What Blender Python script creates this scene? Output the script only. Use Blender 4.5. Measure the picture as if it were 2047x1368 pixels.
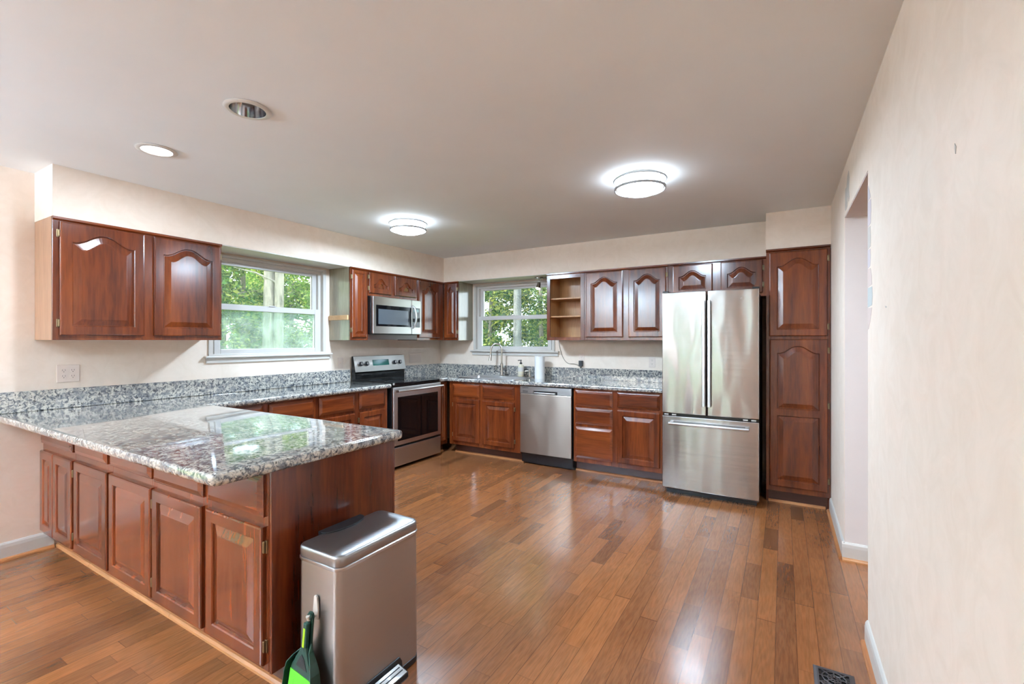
import bpy, bmesh, math, random
from mathutils import Vector, Matrix
PI = math.pi
for o in list(bpy.data.objects): bpy.data.objects.remove(o)
SC = bpy.context.scene
COL = SC.collection
random.seed(7)

# ---------------------------------------------------------------- camera, sky, sun, exposure
cam = bpy.data.cameras.new('camera')
cam.sensor_width = 36.0; cam.lens = 36.0 * 919.27 / 2047.0
cam.shift_y = -3.0 / 2047.0; cam.clip_start = 0.02; cam.clip_end = 300
co = bpy.data.objects.new('camera', cam); COL.objects.link(co)
co.location = (4.1599, -5.0644, 1.362); co.rotation_euler = (PI / 2, 0, math.radians(30.524))
SC.camera = co
SC.view_settings.view_transform = 'Standard'
try: SC.view_settings.look = 'None'
except Exception: pass
SC.view_settings.exposure = 1.29; SC.view_settings.gamma = 1.0; SC.view_settings.use_curve_mapping = False
SC.cycles.use_denoising = True
SC.cycles.max_bounces = 10; SC.cycles.diffuse_bounces = 5; SC.cycles.glossy_bounces = 5
SC.cycles.transparent_max_bounces = 24; SC.cycles.sample_clamp_indirect = 6.0
SC.cycles.caustics_reflective = False; SC.cycles.caustics_refractive = False
W = bpy.data.worlds.new('sky'); SC.world = W; W.use_nodes = True
wb = W.node_tree.nodes['Background']
wb.inputs[0].default_value = (0.80, 0.90, 1.0, 1); wb.inputs[1].default_value = 3.6
sun = bpy.data.lights.new('sun', 'SUN'); sun.energy = 7.5; sun.angle = 0.02; sun.color = (1, .93, .80)
so = bpy.data.objects.new('sun', sun); COL.objects.link(so)
so.rotation_euler = Vector((0.55, 0.62, -0.85)).to_track_quat('-Z', 'Y').to_euler()
LAMP = 8.0        # emission of the flush ceiling fixtures
REAR_FILL = 3.0       # watts of each fill downlight added behind the viewpoint
KITCH = 28.0      # watts sent down by each flush kitchen fixture
UP_FILL = 215.0       # watts of each uplight bowl added behind the viewpoint as fill

# ---------------------------------------------------------------- node helpers
class NT:
    def __init__(s, name):
        s.m = bpy.data.materials.new(name); s.m.use_nodes = True
        s.t = s.m.node_tree; s.b = s.t.nodes['Principled BSDF']; s.out = s.t.nodes['Material Output']
    def n(s, typ, **k):
        nd = s.t.nodes.new(typ)
        for a, v in k.items(): setattr(nd, a, v)
        return nd
    def l(s, a, b): s.t.links.new(a, b)
    def coord(s, kind='Object', scale=(1, 1, 1), loc=(0, 0, 0), rot=(0, 0, 0)):
        c = s.n('ShaderNodeTexCoord'); mp = s.n('ShaderNodeMapping')
        mp.inputs['Scale'].default_value = scale; mp.inputs['Location'].default_value = loc
        mp.inputs['Rotation'].default_value = rot
        s.l(c.outputs[kind], mp.inputs[0]); return mp.outputs[0]
    def noise(s, vec, scale, detail=4, rough=.5, dist=0.0):
        q = s.n('ShaderNodeTexNoise'); q.inputs['Scale'].default_value = scale
        q.inputs['Detail'].default_value = detail; q.inputs['Roughness'].default_value = rough
        q.inputs['Distortion'].default_value = dist
        if vec is not None: s.l(vec, q.inputs['Vector'])
        return q.outputs['Fac']
    def ramp(s, fac, stops, interp='LINEAR'):
        r = s.n('ShaderNodeValToRGB'); r.color_ramp.interpolation = interp
        e = r.color_ramp.elements
        e[0].position, e[0].color = stops[0][0], stops[0][1]
        e[1].position, e[1].color = stops[1][0], stops[1][1]
        for p, c in stops[2:]:
            x = e.new(p); x.color = c
        s.l(fac, r.inputs[0]); return r.outputs[0]
    def mix(s, fac, a, b, mode='MIX'):
        m = s.n('ShaderNodeMix', data_type='RGBA', blend_type=mode)
        for i, v in ((0, fac), (6, a), (7, b)):
            if isinstance(v, (int, float)): m.inputs[i].default_value = v
            elif isinstance(v, tuple): m.inputs[i].default_value = v
            else: s.l(v, m.inputs[i])
        return m.outputs[2]
    def math(s, op, a, b=None):
        m = s.n('ShaderNodeMath', operation=op)
        for i, v in ((0, a), (1, b)):
            if v is None: continue
            if isinstance(v, (int, float)): m.inputs[i].default_value = v
            else: s.l(v, m.inputs[i])
        return m.outputs[0]
    def bump(s, h, strength=.2, dist=.01):
        b = s.n('ShaderNodeBump'); b.inputs['Strength'].default_value = strength
        b.inputs['Distance'].default_value = dist
        s.l(h, b.inputs['Height']); s.l(b.outputs[0], s.b.inputs['Normal'])
    def set(s, base=None, rough=None, metal=None, spec=None, coat=None, coatr=None):
        I = s.b.inputs
        for k, v in (('Base Color', base), ('Roughness', rough), ('Metallic', metal), ('Specular IOR Level', spec), ('Coat Weight', coat), ('Coat Roughness', coatr)):
            if v is None: continue
            if isinstance(v, (int, float, tuple)): I[k].default_value = v
            else: s.l(v, I[k])
        return s.m
def rgb(r, g, b):
    f = lambda c: (c / 255 / 12.92) if c / 255 <= .04045 else ((c / 255 + .055) / 1.055) ** 2.4
    return (f(r), f(g), f(b), 1)
def plain(name, c, rough=.5, metal=0., coat=None, emit=None, es=0.):
    t = NT(name); nz = t.noise(t.coord(), 9, 3)
    t.set(base=t.mix(.12, c, t.ramp(nz, [(0.3, tuple(x * .8 for x in c[:3]) + (1,)), (.7, c)])), rough=rough, metal=metal, coat=coat)
    if emit:
        t.b.inputs['Emission Color'].default_value = emit; t.b.inputs['Emission Strength'].default_value = es
    return t.m

# ---------------------------------------------------------------- materials
def wall_mat():
    t = NT('peach_sponged_paint'); c = t.coord()
    n1 = t.noise(c, 1.3, 5, .6, .6); n2 = t.noise(c, 7, 5, .65, 1.2)
    col = t.ramp(n1, [(.32, rgb(228, 209, 193)), (.5, rgb(229, 213, 198)), (.68, rgb(232, 211, 195))])
    col = t.mix(.35, col, t.ramp(n2, [(.35, rgb(220, 203, 186)), (.62, rgb(237, 223, 210))]))
    t.bump(t.noise(c, 140, 2), .05, .002)
    return t.set(base=col, rough=.62, spec=.3)
def ceil_mat():
    t = NT('ceiling_paint'); c = t.coord()
    col = t.ramp(t.noise(c, 2, 3), [(.3, rgb(229, 231, 232)), (.7, rgb(233, 235, 236))])
    t.bump(t.noise(c, 180, 2), .04, .002)
    return t.set(base=col, rough=.8, spec=.2)
def wood(name, dark, mid, light, axis='Z', rough=.22, stave=.085, coat=.55):
    """varnished timber, grain along the local AXIS, boards of width `stave` glued side by side"""
    t = NT(name)
    oi = t.n('ShaderNodeObjectInfo')
    tc = t.n('ShaderNodeTexCoord'); sep = t.n('ShaderNodeSeparateXYZ'); t.l(tc.outputs['Object'], sep.inputs[0])
    off = t.math('MULTIPLY', oi.outputs['Random'], 37.0)
    cmb = t.n('ShaderNodeCombineXYZ')
    sx, sy, sz = (1, 1, 1)
    k = {'X': (.09, 1, 1), 'Y': (1, .09, 1), 'Z': (1, 1, .09)}[axis]
    for i in range(3):
        v = t.math('MULTIPLY', sep.outputs[i], k[i])
        if i == 0: v = t.math('ADD', v, off)
        t.l(v, cmb.inputs[i])
    # blotches, streaks and fine grain
    n1 = t.noise(cmb.outputs[0], 5.5, 4, .55, 1.0)
    n2 = t.noise(cmb.outputs[0], 34, 4, .6, .4)
    n3 = t.noise(cmb.outputs[0], 90, 2, .5)
    cross = sep.outputs[2 if axis == 'X' else 0]
    fl = t.math('FLOOR', t.math('DIVIDE', t.math('ADD', cross, off), stave))
    wn = t.n('ShaderNodeTexWhiteNoise', noise_dimensions='1D'); t.l(fl, wn.inputs['W'])
    fac = t.math('ADD', t.math('MULTIPLY', n1, .72), t.math('ADD', t.math('MULTIPLY', n2, .22), t.math('MULTIPLY', wn.outputs['Value'], .06)))
    col = t.ramp(fac, [(.30, dark), (.50, mid), (.72, light)])
    col = t.mix(.25, col, t.ramp(n3, [(.35, tuple(x * .55 for x in dark[:3]) + (1,)), (.6, mid)]), 'MIX')
    return t.set(base=col, rough=rough, coat=coat, coatr=.15)
def floor_mat():
    t = NT('oak_strip_floor')
    tc = t.n('ShaderNodeTexCoord'); sep = t.n('ShaderNodeSeparateXYZ'); t.l(tc.outputs['Object'], sep.inputs[0])
    X, Y = sep.outputs[0], sep.outputs[1]
    w = .0826
    u = t.math('DIVIDE', X, w); row = t.math('FLOOR', u); fu = t.math('FRACT', u)
    wn = t.n('ShaderNodeTexWhiteNoise', noise_dimensions='1D'); t.l(row, wn.inputs['W'])
    v = t.math('ADD', t.math('DIVIDE', Y, .62), t.math('MULTIPLY', wn.outputs['Value'], 7.3))
    v = t.math('ADD', v, t.math('MULTIPLY', t.math('SINE', t.math('ADD', t.math('MULTIPLY', v, 2.1), row)), .33))
    seg = t.math('FLOOR', v); fv = t.math('FRACT', v)
    cm = t.n('ShaderNodeCombineXYZ'); t.l(row, cm.inputs[0]); t.l(seg, cm.inputs[1])
    w2 = t.n('ShaderNodeTexWhiteNoise', noise_dimensions='3D'); t.l(cm.outputs[0], w2.inputs['Vector'])
    tone = w2.outputs['Value']
    # grain, shifted for each board
    gx = t.n('ShaderNodeCombineXYZ')
    t.l(t.math('ADD', X, t.math('MULTIPLY', tone, 31.0)), gx.inputs[0]); t.l(t.math('MULTIPLY', Y, .10), gx.inputs[1])
    t.l(t.math('MULTIPLY', tone, 11.0), gx.inputs[2])
    cath = t.noise(gx.outputs[0], 9.0, 2, .5, .8)
    rings = t.math('FRACT', t.math('MULTIPLY', cath, 17.0))
    rings = t.math('POWER', t.math('ABSOLUTE', t.math('SUBTRACT', rings, .5)), 1.5)
    fine = t.noise(gx.outputs[0], 120, 2, .5)
    blot = t.noise(tc.outputs['Object'], 1.6, 3, .5)
    base = t.ramp(tone, [(0.0, rgb(88, 58, 38)), (.10, rgb(122, 82, 52)), (.45, rgb(140, 97, 62)), (.80, rgb(150, 104, 66)), (1.0, rgb(164, 114, 70))])
    base = t.mix(.55, base, t.ramp(rings, [(0.0, rgb(122, 74, 42)), (.30, rgb(176, 114, 68))]), 'SOFT_LIGHT')
    base = t.mix(.20, base, t.ramp(fine, [(.35, rgb(92, 60, 38)), (.6, rgb(160, 112, 74))]))
    knot = t.noise(gx.outputs[0], 6, 1, .3, .6)
    base = t.mix(t.ramp(knot, [(.68, (0, 0, 0, 1)), (.80, (.4, .4, .4, 1))]), base, rgb(92, 52, 30))
    base = t.mix(.15, base, t.ramp(blot, [(.3, rgb(120, 70, 40)), (.7, rgb(180, 120, 74))]))
    e1 = t.math('LESS_THAN', fu, .016); e2 = t.math('GREATER_THAN', fu, .984); e3 = t.math('LESS_THAN', fv, .0035)
    edge = t.math('MINIMUM', t.math('ADD', e1, t.math('ADD', e2, e3)), 1.0)
    base = t.mix(t.math('MULTIPLY', edge, .62), base, rgb(64, 38, 24))
    t.bump(t.noise(gx.outputs[0], 10, 1), .05, .003)
    rg = t.ramp(t.noise(tc.outputs['Object'], 5, 4), [(.3, (.17,) * 3 + (1,)), (.7, (.26,) * 3 + (1,))])
    return t.set(base=base, rough=rg, spec=.5, coat=.4, coatr=.14)
def granite_mat():
    t = NT('speckled_granite'); c = t.coord()
    n1 = t.noise(c, 46, 4, .62, .9); n2 = t.noise(c, 17, 3, .55, .8); n3 = t.noise(c, 95, 3, .6, .6)
    col = t.ramp(n1, [(.37, rgb(58, 62, 70)), (.44, rgb(112, 114, 116)), (.50, rgb(170, 166, 158)), (.60, rgb(206, 198, 184)), (.70, rgb(160, 160, 158))])
    col = t.mix(t.ramp(n2, [(.38, (.7,) * 3 + (1,)), (.5, (0, 0, 0, 1))]), col, rgb(108, 112, 118), 'MIX')
    col = t.mix(t.ramp(n3, [(.36, (.9,) * 3 + (1,)), (.42, (0, 0, 0, 1))]), col, rgb(40, 40, 44))
    t.b.inputs['Coat IOR'].default_value = 1.7
    return t.set(base=col, rough=.08, spec=.6, coat=1.0, coatr=.03)
def steel(name, c=rgb(176, 174, 172), rough=.24, wave=0., wscale=(5, 1, 1.1), aniso=.75, rot=.25):
    """brushed sheet steel: highlights smear upwards, low waves bend the reflections"""
    t = NT(name)
    g = t.noise(t.coord(scale=(2, 2, 60)), 1, 3, .6)
    rg = t.ramp(g, [(.3, (rough * .92,) * 3 + (1,)), (.7, (rough * 1.08,) * 3 + (1,))])
    if wave: t.bump(t.noise(t.coord(scale=wscale), 1.6, 1, .3), 1.0, wave * .01)
    if aniso:
        tg = t.n('ShaderNodeTangent', direction_type='RADIAL', axis='Z'); t.l(tg.outputs[0], t.b.inputs['Tangent'])
        t.b.inputs['Anisotropic'].default_value = aniso; t.b.inputs['Anisotropic Rotation'].default_value = rot
    return t.set(base=c, rough=rg, metal=1.0)
def glass_mat(name, tint=(1, 1, 1, 1), haze=0.0, ior=1.45, hazecol=(.75, .85, .82, 1)):
    t = NT(name)
    tr = t.n('ShaderNodeBsdfTransparent'); tr.inputs[0].default_value = tint
    gl = t.n('ShaderNodeBsdfGlossy'); gl.inputs['Roughness'].default_value = .01
    fr = t.n('ShaderNodeFresnel'); fr.inputs[0].default_value = ior
    mx = t.n('ShaderNodeMixShader'); t.l(fr.outputs[0], mx.inputs[0]); t.l(tr.outputs[0], mx.inputs[1]); t.l(gl.outputs[0], mx.inputs[2])
    o = mx.outputs[0]
    if haze:
        df = t.n('ShaderNodeBsdfTranslucent'); df.inputs[0].default_value = hazecol
        dd = t.n('ShaderNodeBsdfDiffuse'); dd.inputs[0].default_value = hazecol
        ad = t.n('ShaderNodeMixShader'); ad.inputs[0].default_value = .5; t.l(df.outputs[0], ad.inputs[1]); t.l(dd.outputs[0], ad.inputs[2])
        m2 = t.n('ShaderNodeMixShader')
        nz = t.noise(t.coord(), 14, 4); t.l(t.math('MULTIPLY', nz, haze * 2), m2.inputs[0])
        t.l(o, m2.inputs[1]); t.l(ad.outputs[0], m2.inputs[2]); o = m2.outputs[0]
    t.l(o, t.out.inputs['Surface']); return t.m
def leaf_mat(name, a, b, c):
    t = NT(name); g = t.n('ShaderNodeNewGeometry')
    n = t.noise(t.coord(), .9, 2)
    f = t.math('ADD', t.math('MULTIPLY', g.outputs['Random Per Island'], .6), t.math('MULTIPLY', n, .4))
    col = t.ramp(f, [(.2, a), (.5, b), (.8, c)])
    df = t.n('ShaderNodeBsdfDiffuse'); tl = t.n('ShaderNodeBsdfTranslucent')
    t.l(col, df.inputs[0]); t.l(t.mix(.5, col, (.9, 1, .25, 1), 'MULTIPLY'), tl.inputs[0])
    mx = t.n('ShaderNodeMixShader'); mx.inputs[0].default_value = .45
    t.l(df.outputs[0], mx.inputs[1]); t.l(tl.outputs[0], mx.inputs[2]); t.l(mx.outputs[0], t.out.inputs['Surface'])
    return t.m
M = {}
M['wall'] = wall_mat(); M['ceil'] = ceil_mat(); M['floor'] = floor_mat(); M['granite'] = granite_mat()
CD, CM, CL = rgb(50, 18, 8), rgb(104, 45, 18), rgb(150, 74, 30)
M['wv'] = wood('cherry_grain_up', CD, CM, CL, 'Z')
M['wh'] = wood('cherry_grain_across', CD, CM, CL, 'X')
M['wside'] = wood('cherry_veneer_side', rgb(50, 18, 10), rgb(92, 38, 18), rgb(124, 58, 28), 'Z', rough=.2, stave=.6)
M['wpale'] = wood('pale_birch_veneer', rgb(150, 108, 80), rgb(176, 134, 104), rgb(196, 156, 124), 'Z', rough=.3, stave=.6)
M['wsheen'] = wood('daylit_veneer_side', rgb(132, 120, 100), rgb(150, 140, 118), rgb(170, 160, 138), 'Z', rough=.16, stave=.6, coat=.8)  # pale window reflection on the varnished sides, painted into the veneer colour
M['wint'] = wood('maple_ply_interior', rgb(160, 110, 66), rgb(184, 134, 84), rgb(202, 156, 104), 'Z', rough=.4, stave=.5, coat=.1)
M['wbare'] = wood('bare_wood_strip', rgb(184, 140, 96), rgb(206, 164, 120), rgb(220, 182, 140), 'X', rough=.5, coat=.0)
M['toe'] = wood('toe_kick_board', rgb(46, 22, 16), rgb(66, 34, 26), rgb(84, 48, 38), 'X', rough=.3, stave=.5, coat=.3)
M['shoe'] = wood('oak_shoe_moulding', rgb(150, 92, 52), rgb(184, 124, 76), rgb(204, 146, 96), 'X', rough=.35, stave=.5, coat=.2)
M['shoey'] = wood('oak_shoe_moulding_lengthwise', rgb(140, 84, 48), rgb(172, 112, 68), rgb(194, 134, 86), 'Y', rough=.35, stave=.5, coat=.2)
M['white'] = plain('white_semigloss_trim', rgb(202, 196, 189), .35)
M['vinyl'] = plain('white_vinyl_sash', rgb(202, 198, 194), .3)
M['jamb'] = plain('offwhite_flat_paint', rgb(224, 214, 210), .6)
M['plate'] = plain('peach_wall_plate', rgb(222, 204, 192), .4)
M['slot'] = plain('dark_slot', rgb(70, 62, 56), .6)
M['brass'] = plain('antique_brass', rgb(138, 118, 88), .4, 1.0)
M['steel'] = steel('brushed_steel', rgb(200, 198, 198), rough=.34, aniso=.8)
M['fridge'] = steel('fridge_door_steel', rgb(176, 172, 170), .2, wave=.9, wscale=(4.2, 1, 1.2))
M['fridged'] = steel('freezer_drawer_steel', rgb(176, 173, 172), .2, wave=.5, wscale=(5, 1, .3))
M['dwsteel'] = steel('dishwasher_steel', rgb(172, 162, 152), .34, wave=.9, wscale=(2.5, 1, 1.6), aniso=.85)
M['canst'] = steel('bin_steel', rgb(176, 168, 162), .36, aniso=.6)
M['canlid'] = steel('bin_lid_steel', rgb(162, 160, 160), .36, aniso=0)
M['chrome'] = plain('satin_nickel', rgb(190, 186, 180), .2, 1.0)
M['ring'] = plain('grey_nickel_ring', rgb(176, 178, 182), .35, .6)
M['reflector'] = plain('mirror_reflector', rgb(200, 200, 204), .12, 1.0)
M['black'] = plain('black_enamel', rgb(22, 22, 24), .25)
M['blackp'] = plain('black_plastic', rgb(26, 26, 30), .42)
M['blackg'] = plain('black_glass', rgb(9, 10, 12), .05)
M['fside'] = plain('dark_grey_cabinet_side', rgb(52, 50, 48), .4)
M['mesh'] = plain('oven_screen_grey', rgb(78, 82, 86), .12, coat=.5)
M['display'] = plain('teal_display_glass', rgb(40, 96, 88), .06, coat=.5)
M['vent'] = plain('brown_cast_metal', rgb(74, 66, 66), .45, .3)
M['bulb'] = plain('lit_opal_glass', rgb(250, 250, 250), .3, emit=(.74, .88, 1, 1), es=LAMP)
M['spotlit'] = plain('lit_spot_bulb', rgb(250, 250, 250), .3, emit=(1, .93, .84, 1), es=14)
M['canlit'] = plain('lit_downlight_lens', rgb(250, 250, 250), .3, emit=(.93, .94, 1, 1), es=2.2)
M['towel'] = plain('white_paper', rgb(226, 224, 222), .8)
M['soap'] = plain('cream_label_bottle', rgb(214, 204, 178), .3)
M['green'] = plain('dark_green_plastic', rgb(20, 62, 52), .35)
M['lime'] = plain('lime_green_plastic', rgb(164, 204, 36), .4)
M['bristle'] = plain('bright_green_bristles', rgb(98, 196, 50), .7)
M['hookw'] = plain('white_hook_plastic', rgb(214, 206, 198), .4)
M['glass'] = glass_mat('window_glass', (.95, .98, .97, 1), .03)
M['screen'] = glass_mat('screened_window_glass', (.80, .92, .88, 1), .17)
M['bark'] = None
t = NT('tree_bark'); c = t.coord(scale=(1, 1, .25)); n = t.noise(c, 9, 5, .65, .5)
t.bump(n, .8, .05); M['bark'] = t.set(base=t.ramp(n, [(.3, rgb(84, 80, 76)), (.7, rgb(158, 150, 140))]), rough=.9)
t = NT('dark_bark'); c = t.coord(scale=(1, 1, .25)); n = t.noise(c, 9, 5, .65, .5); t.bump(n, .8, .05)
M['barkd'] = t.set(base=t.ramp(n, [(.3, rgb(58, 60, 64)), (.7, rgb(112, 112, 114))]), rough=.95)
M['leafC'] = leaf_mat('dark_leaves', rgb(28, 56, 38), rgb(64, 100, 58), rgb(168, 170, 92))  # darkest leaf greens, for trees at the sink window
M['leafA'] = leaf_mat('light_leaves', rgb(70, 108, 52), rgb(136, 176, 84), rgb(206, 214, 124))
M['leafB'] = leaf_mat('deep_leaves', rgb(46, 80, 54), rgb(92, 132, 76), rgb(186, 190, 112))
t = NT('lawn_grass'); n = t.noise(t.coord(), 3, 6, .7); M['lawn'] = t.set(base=t.ramp(n, [(.3, rgb(70, 96, 42)), (.7, rgb(134, 156, 74))]), rough=.9)
t = NT('grey_siding'); n = t.noise(t.coord(), 5, 3); M['siding'] = t.set(base=t.ramp(n, [(.3, rgb(160, 160, 156)), (.7, rgb(182, 180, 174))]), rough=.8)

# ---------------------------------------------------------------- mesh helpers
class MB:
    def __init__(s): s.v = []; s.f = []
    def add(s, vs, fs):
        b = len(s.v); s.v += [tuple(p) for p in vs]; s.f += [tuple(i + b for i in f) for f in fs]; return s
    def box(s, x0, x1, y0, y1, z0, z1):
        x0, x1 = min(x0, x1), max(x0, x1); y0, y1 = min(y0, y1), max(y0, y1); z0, z1 = min(z0, z1), max(z0, z1)
        return s.add([(x0, y0, z0), (x1, y0, z0), (x1, y1, z0), (x0, y1, z0), (x0, y0, z1), (x1, y0, z1), (x1, y1, z1), (x0, y1, z1)],
                     [(0, 3, 2, 1), (4, 5, 6, 7), (0, 1, 5, 4), (1, 2, 6, 5), (2, 3, 7, 6), (3, 0, 4, 7)])
    def rings(s, rs, close0=True, close1=True):
        n = len(rs[0]); b = len(s.v)
        for r in rs: s.v += [tuple(p) for p in r]
        for k in range(len(rs) - 1):
            for i in range(n):
                j = (i + 1) % n
                s.f.append((b + k * n + i, b + k * n + j, b + (k + 1) * n + j, b + (k + 1) * n + i))
        if close0: s.f.append(tuple(b + i for i in reversed(range(n))))
        if close1: s.f.append(tuple(b + (len(rs) - 1) * n + i for i in range(n)))
        return s
    def lathe(s, prof, c=(0, 0, 0), n=32, ax='z', sy=1.0, close=True):
        rs = []
        for r, h in prof:
            r = max(r, 1e-4); ring = []
            for i in range(n):
                a = 2 * PI * i / n; p, q = r * math.cos(a), r * math.sin(a) * sy
                ring.append({'z': (c[0] + p, c[1] + q, c[2] + h), 'y': (c[0] + p, c[1] + h, c[2] - q), 'x': (c[0] + h, c[1] + p, c[2] + q)}[ax])
            rs.append(ring)
        return s.rings(rs, close, close)
    def cyl(s, c, r, h, n=24, ax='z'): return s.lathe([(r, 0), (r, h)], c, n, ax)
    def torus(s, c, R, r, n=48, m=8, ax='z'):
        b = len(s.v)
        for i in range(n):
            a = 2 * PI * i / n
            for j in range(m):
                q = 2 * PI * j / m; rr = R + r * math.cos(q); h = r * math.sin(q)
                p = (rr * math.cos(a), rr * math.sin(a), h)
                if ax == 'y': p = (p[0], p[2], p[1])
                s.v.append((c[0] + p[0], c[1] + p[1], c[2] + p[2]))
        for i in range(n):
            for j in range(m):
                s.f.append((b + i * m + j, b + ((i + 1) % n) * m + j, b + ((i + 1) % n) * m + (j + 1) % m, b + i * m + (j + 1) % m))
        return s
    def tube(s, pts, r, n=10):
        pts = [Vector(p) for p in pts]; rs = []; up = None
        for i, p in enumerate(pts):
            d = (pts[min(i + 1, len(pts) - 1)] - pts[max(i - 1, 0)]).normalized()
            if up is None: up = d.orthogonal().normalized()
            a = (up - d * up.dot(d)).normalized(); up = a; b2 = d.cross(a)
            rr = r[i] if isinstance(r, (list, tuple)) else r
            rs.append([p + (a * math.cos(2 * PI * k / n) + b2 * math.sin(2 * PI * k / n)) * rr for k in range(n)])
        return s.rings(rs)
    def prism(s, poly, d0, d1, ax='y'):
        f = {'y': lambda p, d: (p[0], d, p[1]), 'z': lambda p, d: (p[0], p[1], d), 'x': lambda p, d: (d, p[0], p[1])}[ax]
        return s.rings([[f(p, d0) for p in poly], [f(p, d1) for p in poly]])
    def build(s, name, m, parent=None, bevel=0, smooth=False, loc=None, rot=None, seg=2):
        me = bpy.data.meshes.new(name); me.from_pydata(s.v, [], s.f); me.validate()
        bm = bmesh.new(); bm.from_mesh(me); bmesh.ops.recalc_face_normals(bm, faces=bm.faces); bm.to_mesh(me); bm.free()
        me.materials.append(M[m] if isinstance(m, str) else m)
        if smooth:
            me.shade_smooth(); me.set_sharp_from_angle(angle=math.radians(38))
        o = bpy.data.objects.new(name, me); COL.objects.link(o)
        if parent is not None: o.parent = parent
        if loc is not None: o.location = loc
        if rot is not None: o.rotation_euler = rot
        if bevel:
            b = o.modifiers.new('bevel', 'BEVEL'); b.width = bevel; b.segments = seg; b.limit_method = 'ANGLE'; b.angle_limit = math.radians(40)
        return o
def tag(o, label=None, cat=None, group=None, kind=None):
    if label: o['label'] = label
    if cat: o['category'] = cat
    if group: o['group'] = group
    if kind: o['kind'] = kind
    return o
def thing(name, label, cat, loc=(0, 0, 0), rz=0, group=None):
    o = bpy.data.objects.new(name, None); COL.objects.link(o); o.empty_display_size = .1
    o.location = loc; o.rotation_euler = (0, 0, rz); return tag(o, label, cat, group)
def struct(name, mb, m, **k): return tag(mb.build(name, m, **k), kind='structure')
def copy_tree(o, parent=None):
    c = o.copy(); COL.objects.link(c); c.parent = parent
    for ch in [x for x in o.children]: copy_tree(ch, c)
    return c
def text_mesh(s, size, name, m, parent, loc, rot, depth=.0006):
    cu = bpy.data.curves.new(name, 'FONT'); cu.body = s; cu.size = size; cu.extrude = depth; cu.align_x = 'CENTER'; cu.align_y = 'CENTER'
    tmp = bpy.data.objects.new(name + '_tmp', cu); COL.objects.link(tmp)
    bpy.context.view_layer.update()
    me = bpy.data.meshes.new_from_object(tmp.evaluated_get(bpy.context.evaluated_depsgraph_get()))
    bpy.data.objects.remove(tmp)
    me.materials.clear(); me.materials.append(M[m])
    o = bpy.data.objects.new(name, me); COL.objects.link(o); o.parent = parent; o.location = loc; o.rotation_euler = rot
    return o
def rrect(x0, x1, y0, y1, r, n=6):
    p = []
    for cx, cy, a0 in ((x1 - r, y0 + r, -90), (x1 - r, y1 - r, 0), (x0 + r, y1 - r, 90), (x0 + r, y0 + r, 180)):
        for i in range(n + 1):
            a = math.radians(a0 + 90 * i / n); p.append((cx + r * math.cos(a), cy + r * math.sin(a)))
    return p
def offset_poly(poly, d):
    """inward offset of a counter-clockwise polygon"""
    out = []; n = len(poly)
    for i in range(n):
        p0, p1, p2 = Vector(poly[i - 1]), Vector(poly[i]), Vector(poly[(i + 1) % n])
        a = (p1 - p0).normalized(); b = (p2 - p1).normalized()
        na = Vector((-a.y, a.x)); nb = Vector((-b.y, b.x)); k = na + nb
        q = k / max(.2, k.length_squared / 2) if k.length > 1e-6 else na
        out.append((p1.x + q.x * d, p1.y + q.y * d))
    return out

# ================================================================ SETTING
H = 2.44; XR = 4.489; YR = -8.5; XH = 6.2; SOF = .325; ZC = 2.125
struct('floor', MB().box(-.14, XH, YR - .1, .14, -.12, 0), 'floor')
struct('ceiling', MB().box(-.14, XH, YR - .1, .14, H, H + .14), 'ceil')
WL = (-3.035, -1.885, 1.235, 2.105)      # sink-side window openings: along, z
PD = (-6.8, -5.5, 0.02, 2.06)            # glazed door further along the same wall
def wall_x(name, x0, x1, y0, y1, holes, m='wall'):
    mb = MB(); y = y0
    for a, b, c, d in sorted(holes):
        mb.box(x0, x1, y, a, 0, H)
        if c > 0.001: mb.box(x0, x1, a, b, 0, c)
        mb.box(x0, x1, a, b, d, H); y = b
    mb.box(x0, x1, y, y1, 0, H); return struct(name, mb, m)
def wall_y(name, y0, y1, x0, x1, holes, m='wall'):
    mb = MB(); x = x0
    for a, b, c, d in sorted(holes):
        mb.box(x, a, y0, y1, 0, H)
        if c > 0.001: mb.box(a, b, y0, y1, 0, c)
        mb.box(a, b, y0, y1, d, H); x = b
    mb.box(x, x1, y0, y1, 0, H); return struct(name, mb, m)
wall_x('wall_left', -.14, 0, YR, .14, [WL, PD])
wall_y('wall_back', 0, .14, 0, XR + .14, [(.58, 1.78, 1.235, 2.105)])
wall_x('wall_right', XR, XR + .15, YR, 0, [(-2.465, -1.542, 0, 2.13)])
wall_y('wall_rear', YR - .1, YR, 0, XH, [(1.85, 2.85, .02, 2.06)])
struct('wall_hall', MB().box(XH - .1, XH, YR, 0, 0, H).box(XR + .15, XH, 0, .14, 0, H), 'wall')
struct('wall_soffit_left', MB().box(0, SOF, -4.073, 0, ZC, H), 'wall')
struct('wall_soffit_back', MB().box(SOF, 4.034, -SOF, 0, ZC, H), 'wall')
struct('wall_soffit_pantry', MB().box(4.034, XR, -.613, 0, 2.13, H), 'wall')
# painted underside of the soffits at the windows
struct('trim_1', MB().box(0.001, SOF - .004, -3.09, -1.84, ZC - .006, ZC), 'white')
struct('trim_2', MB().box(.57, 1.826, -SOF + .004, -.001, ZC - .006, ZC), 'white')
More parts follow.
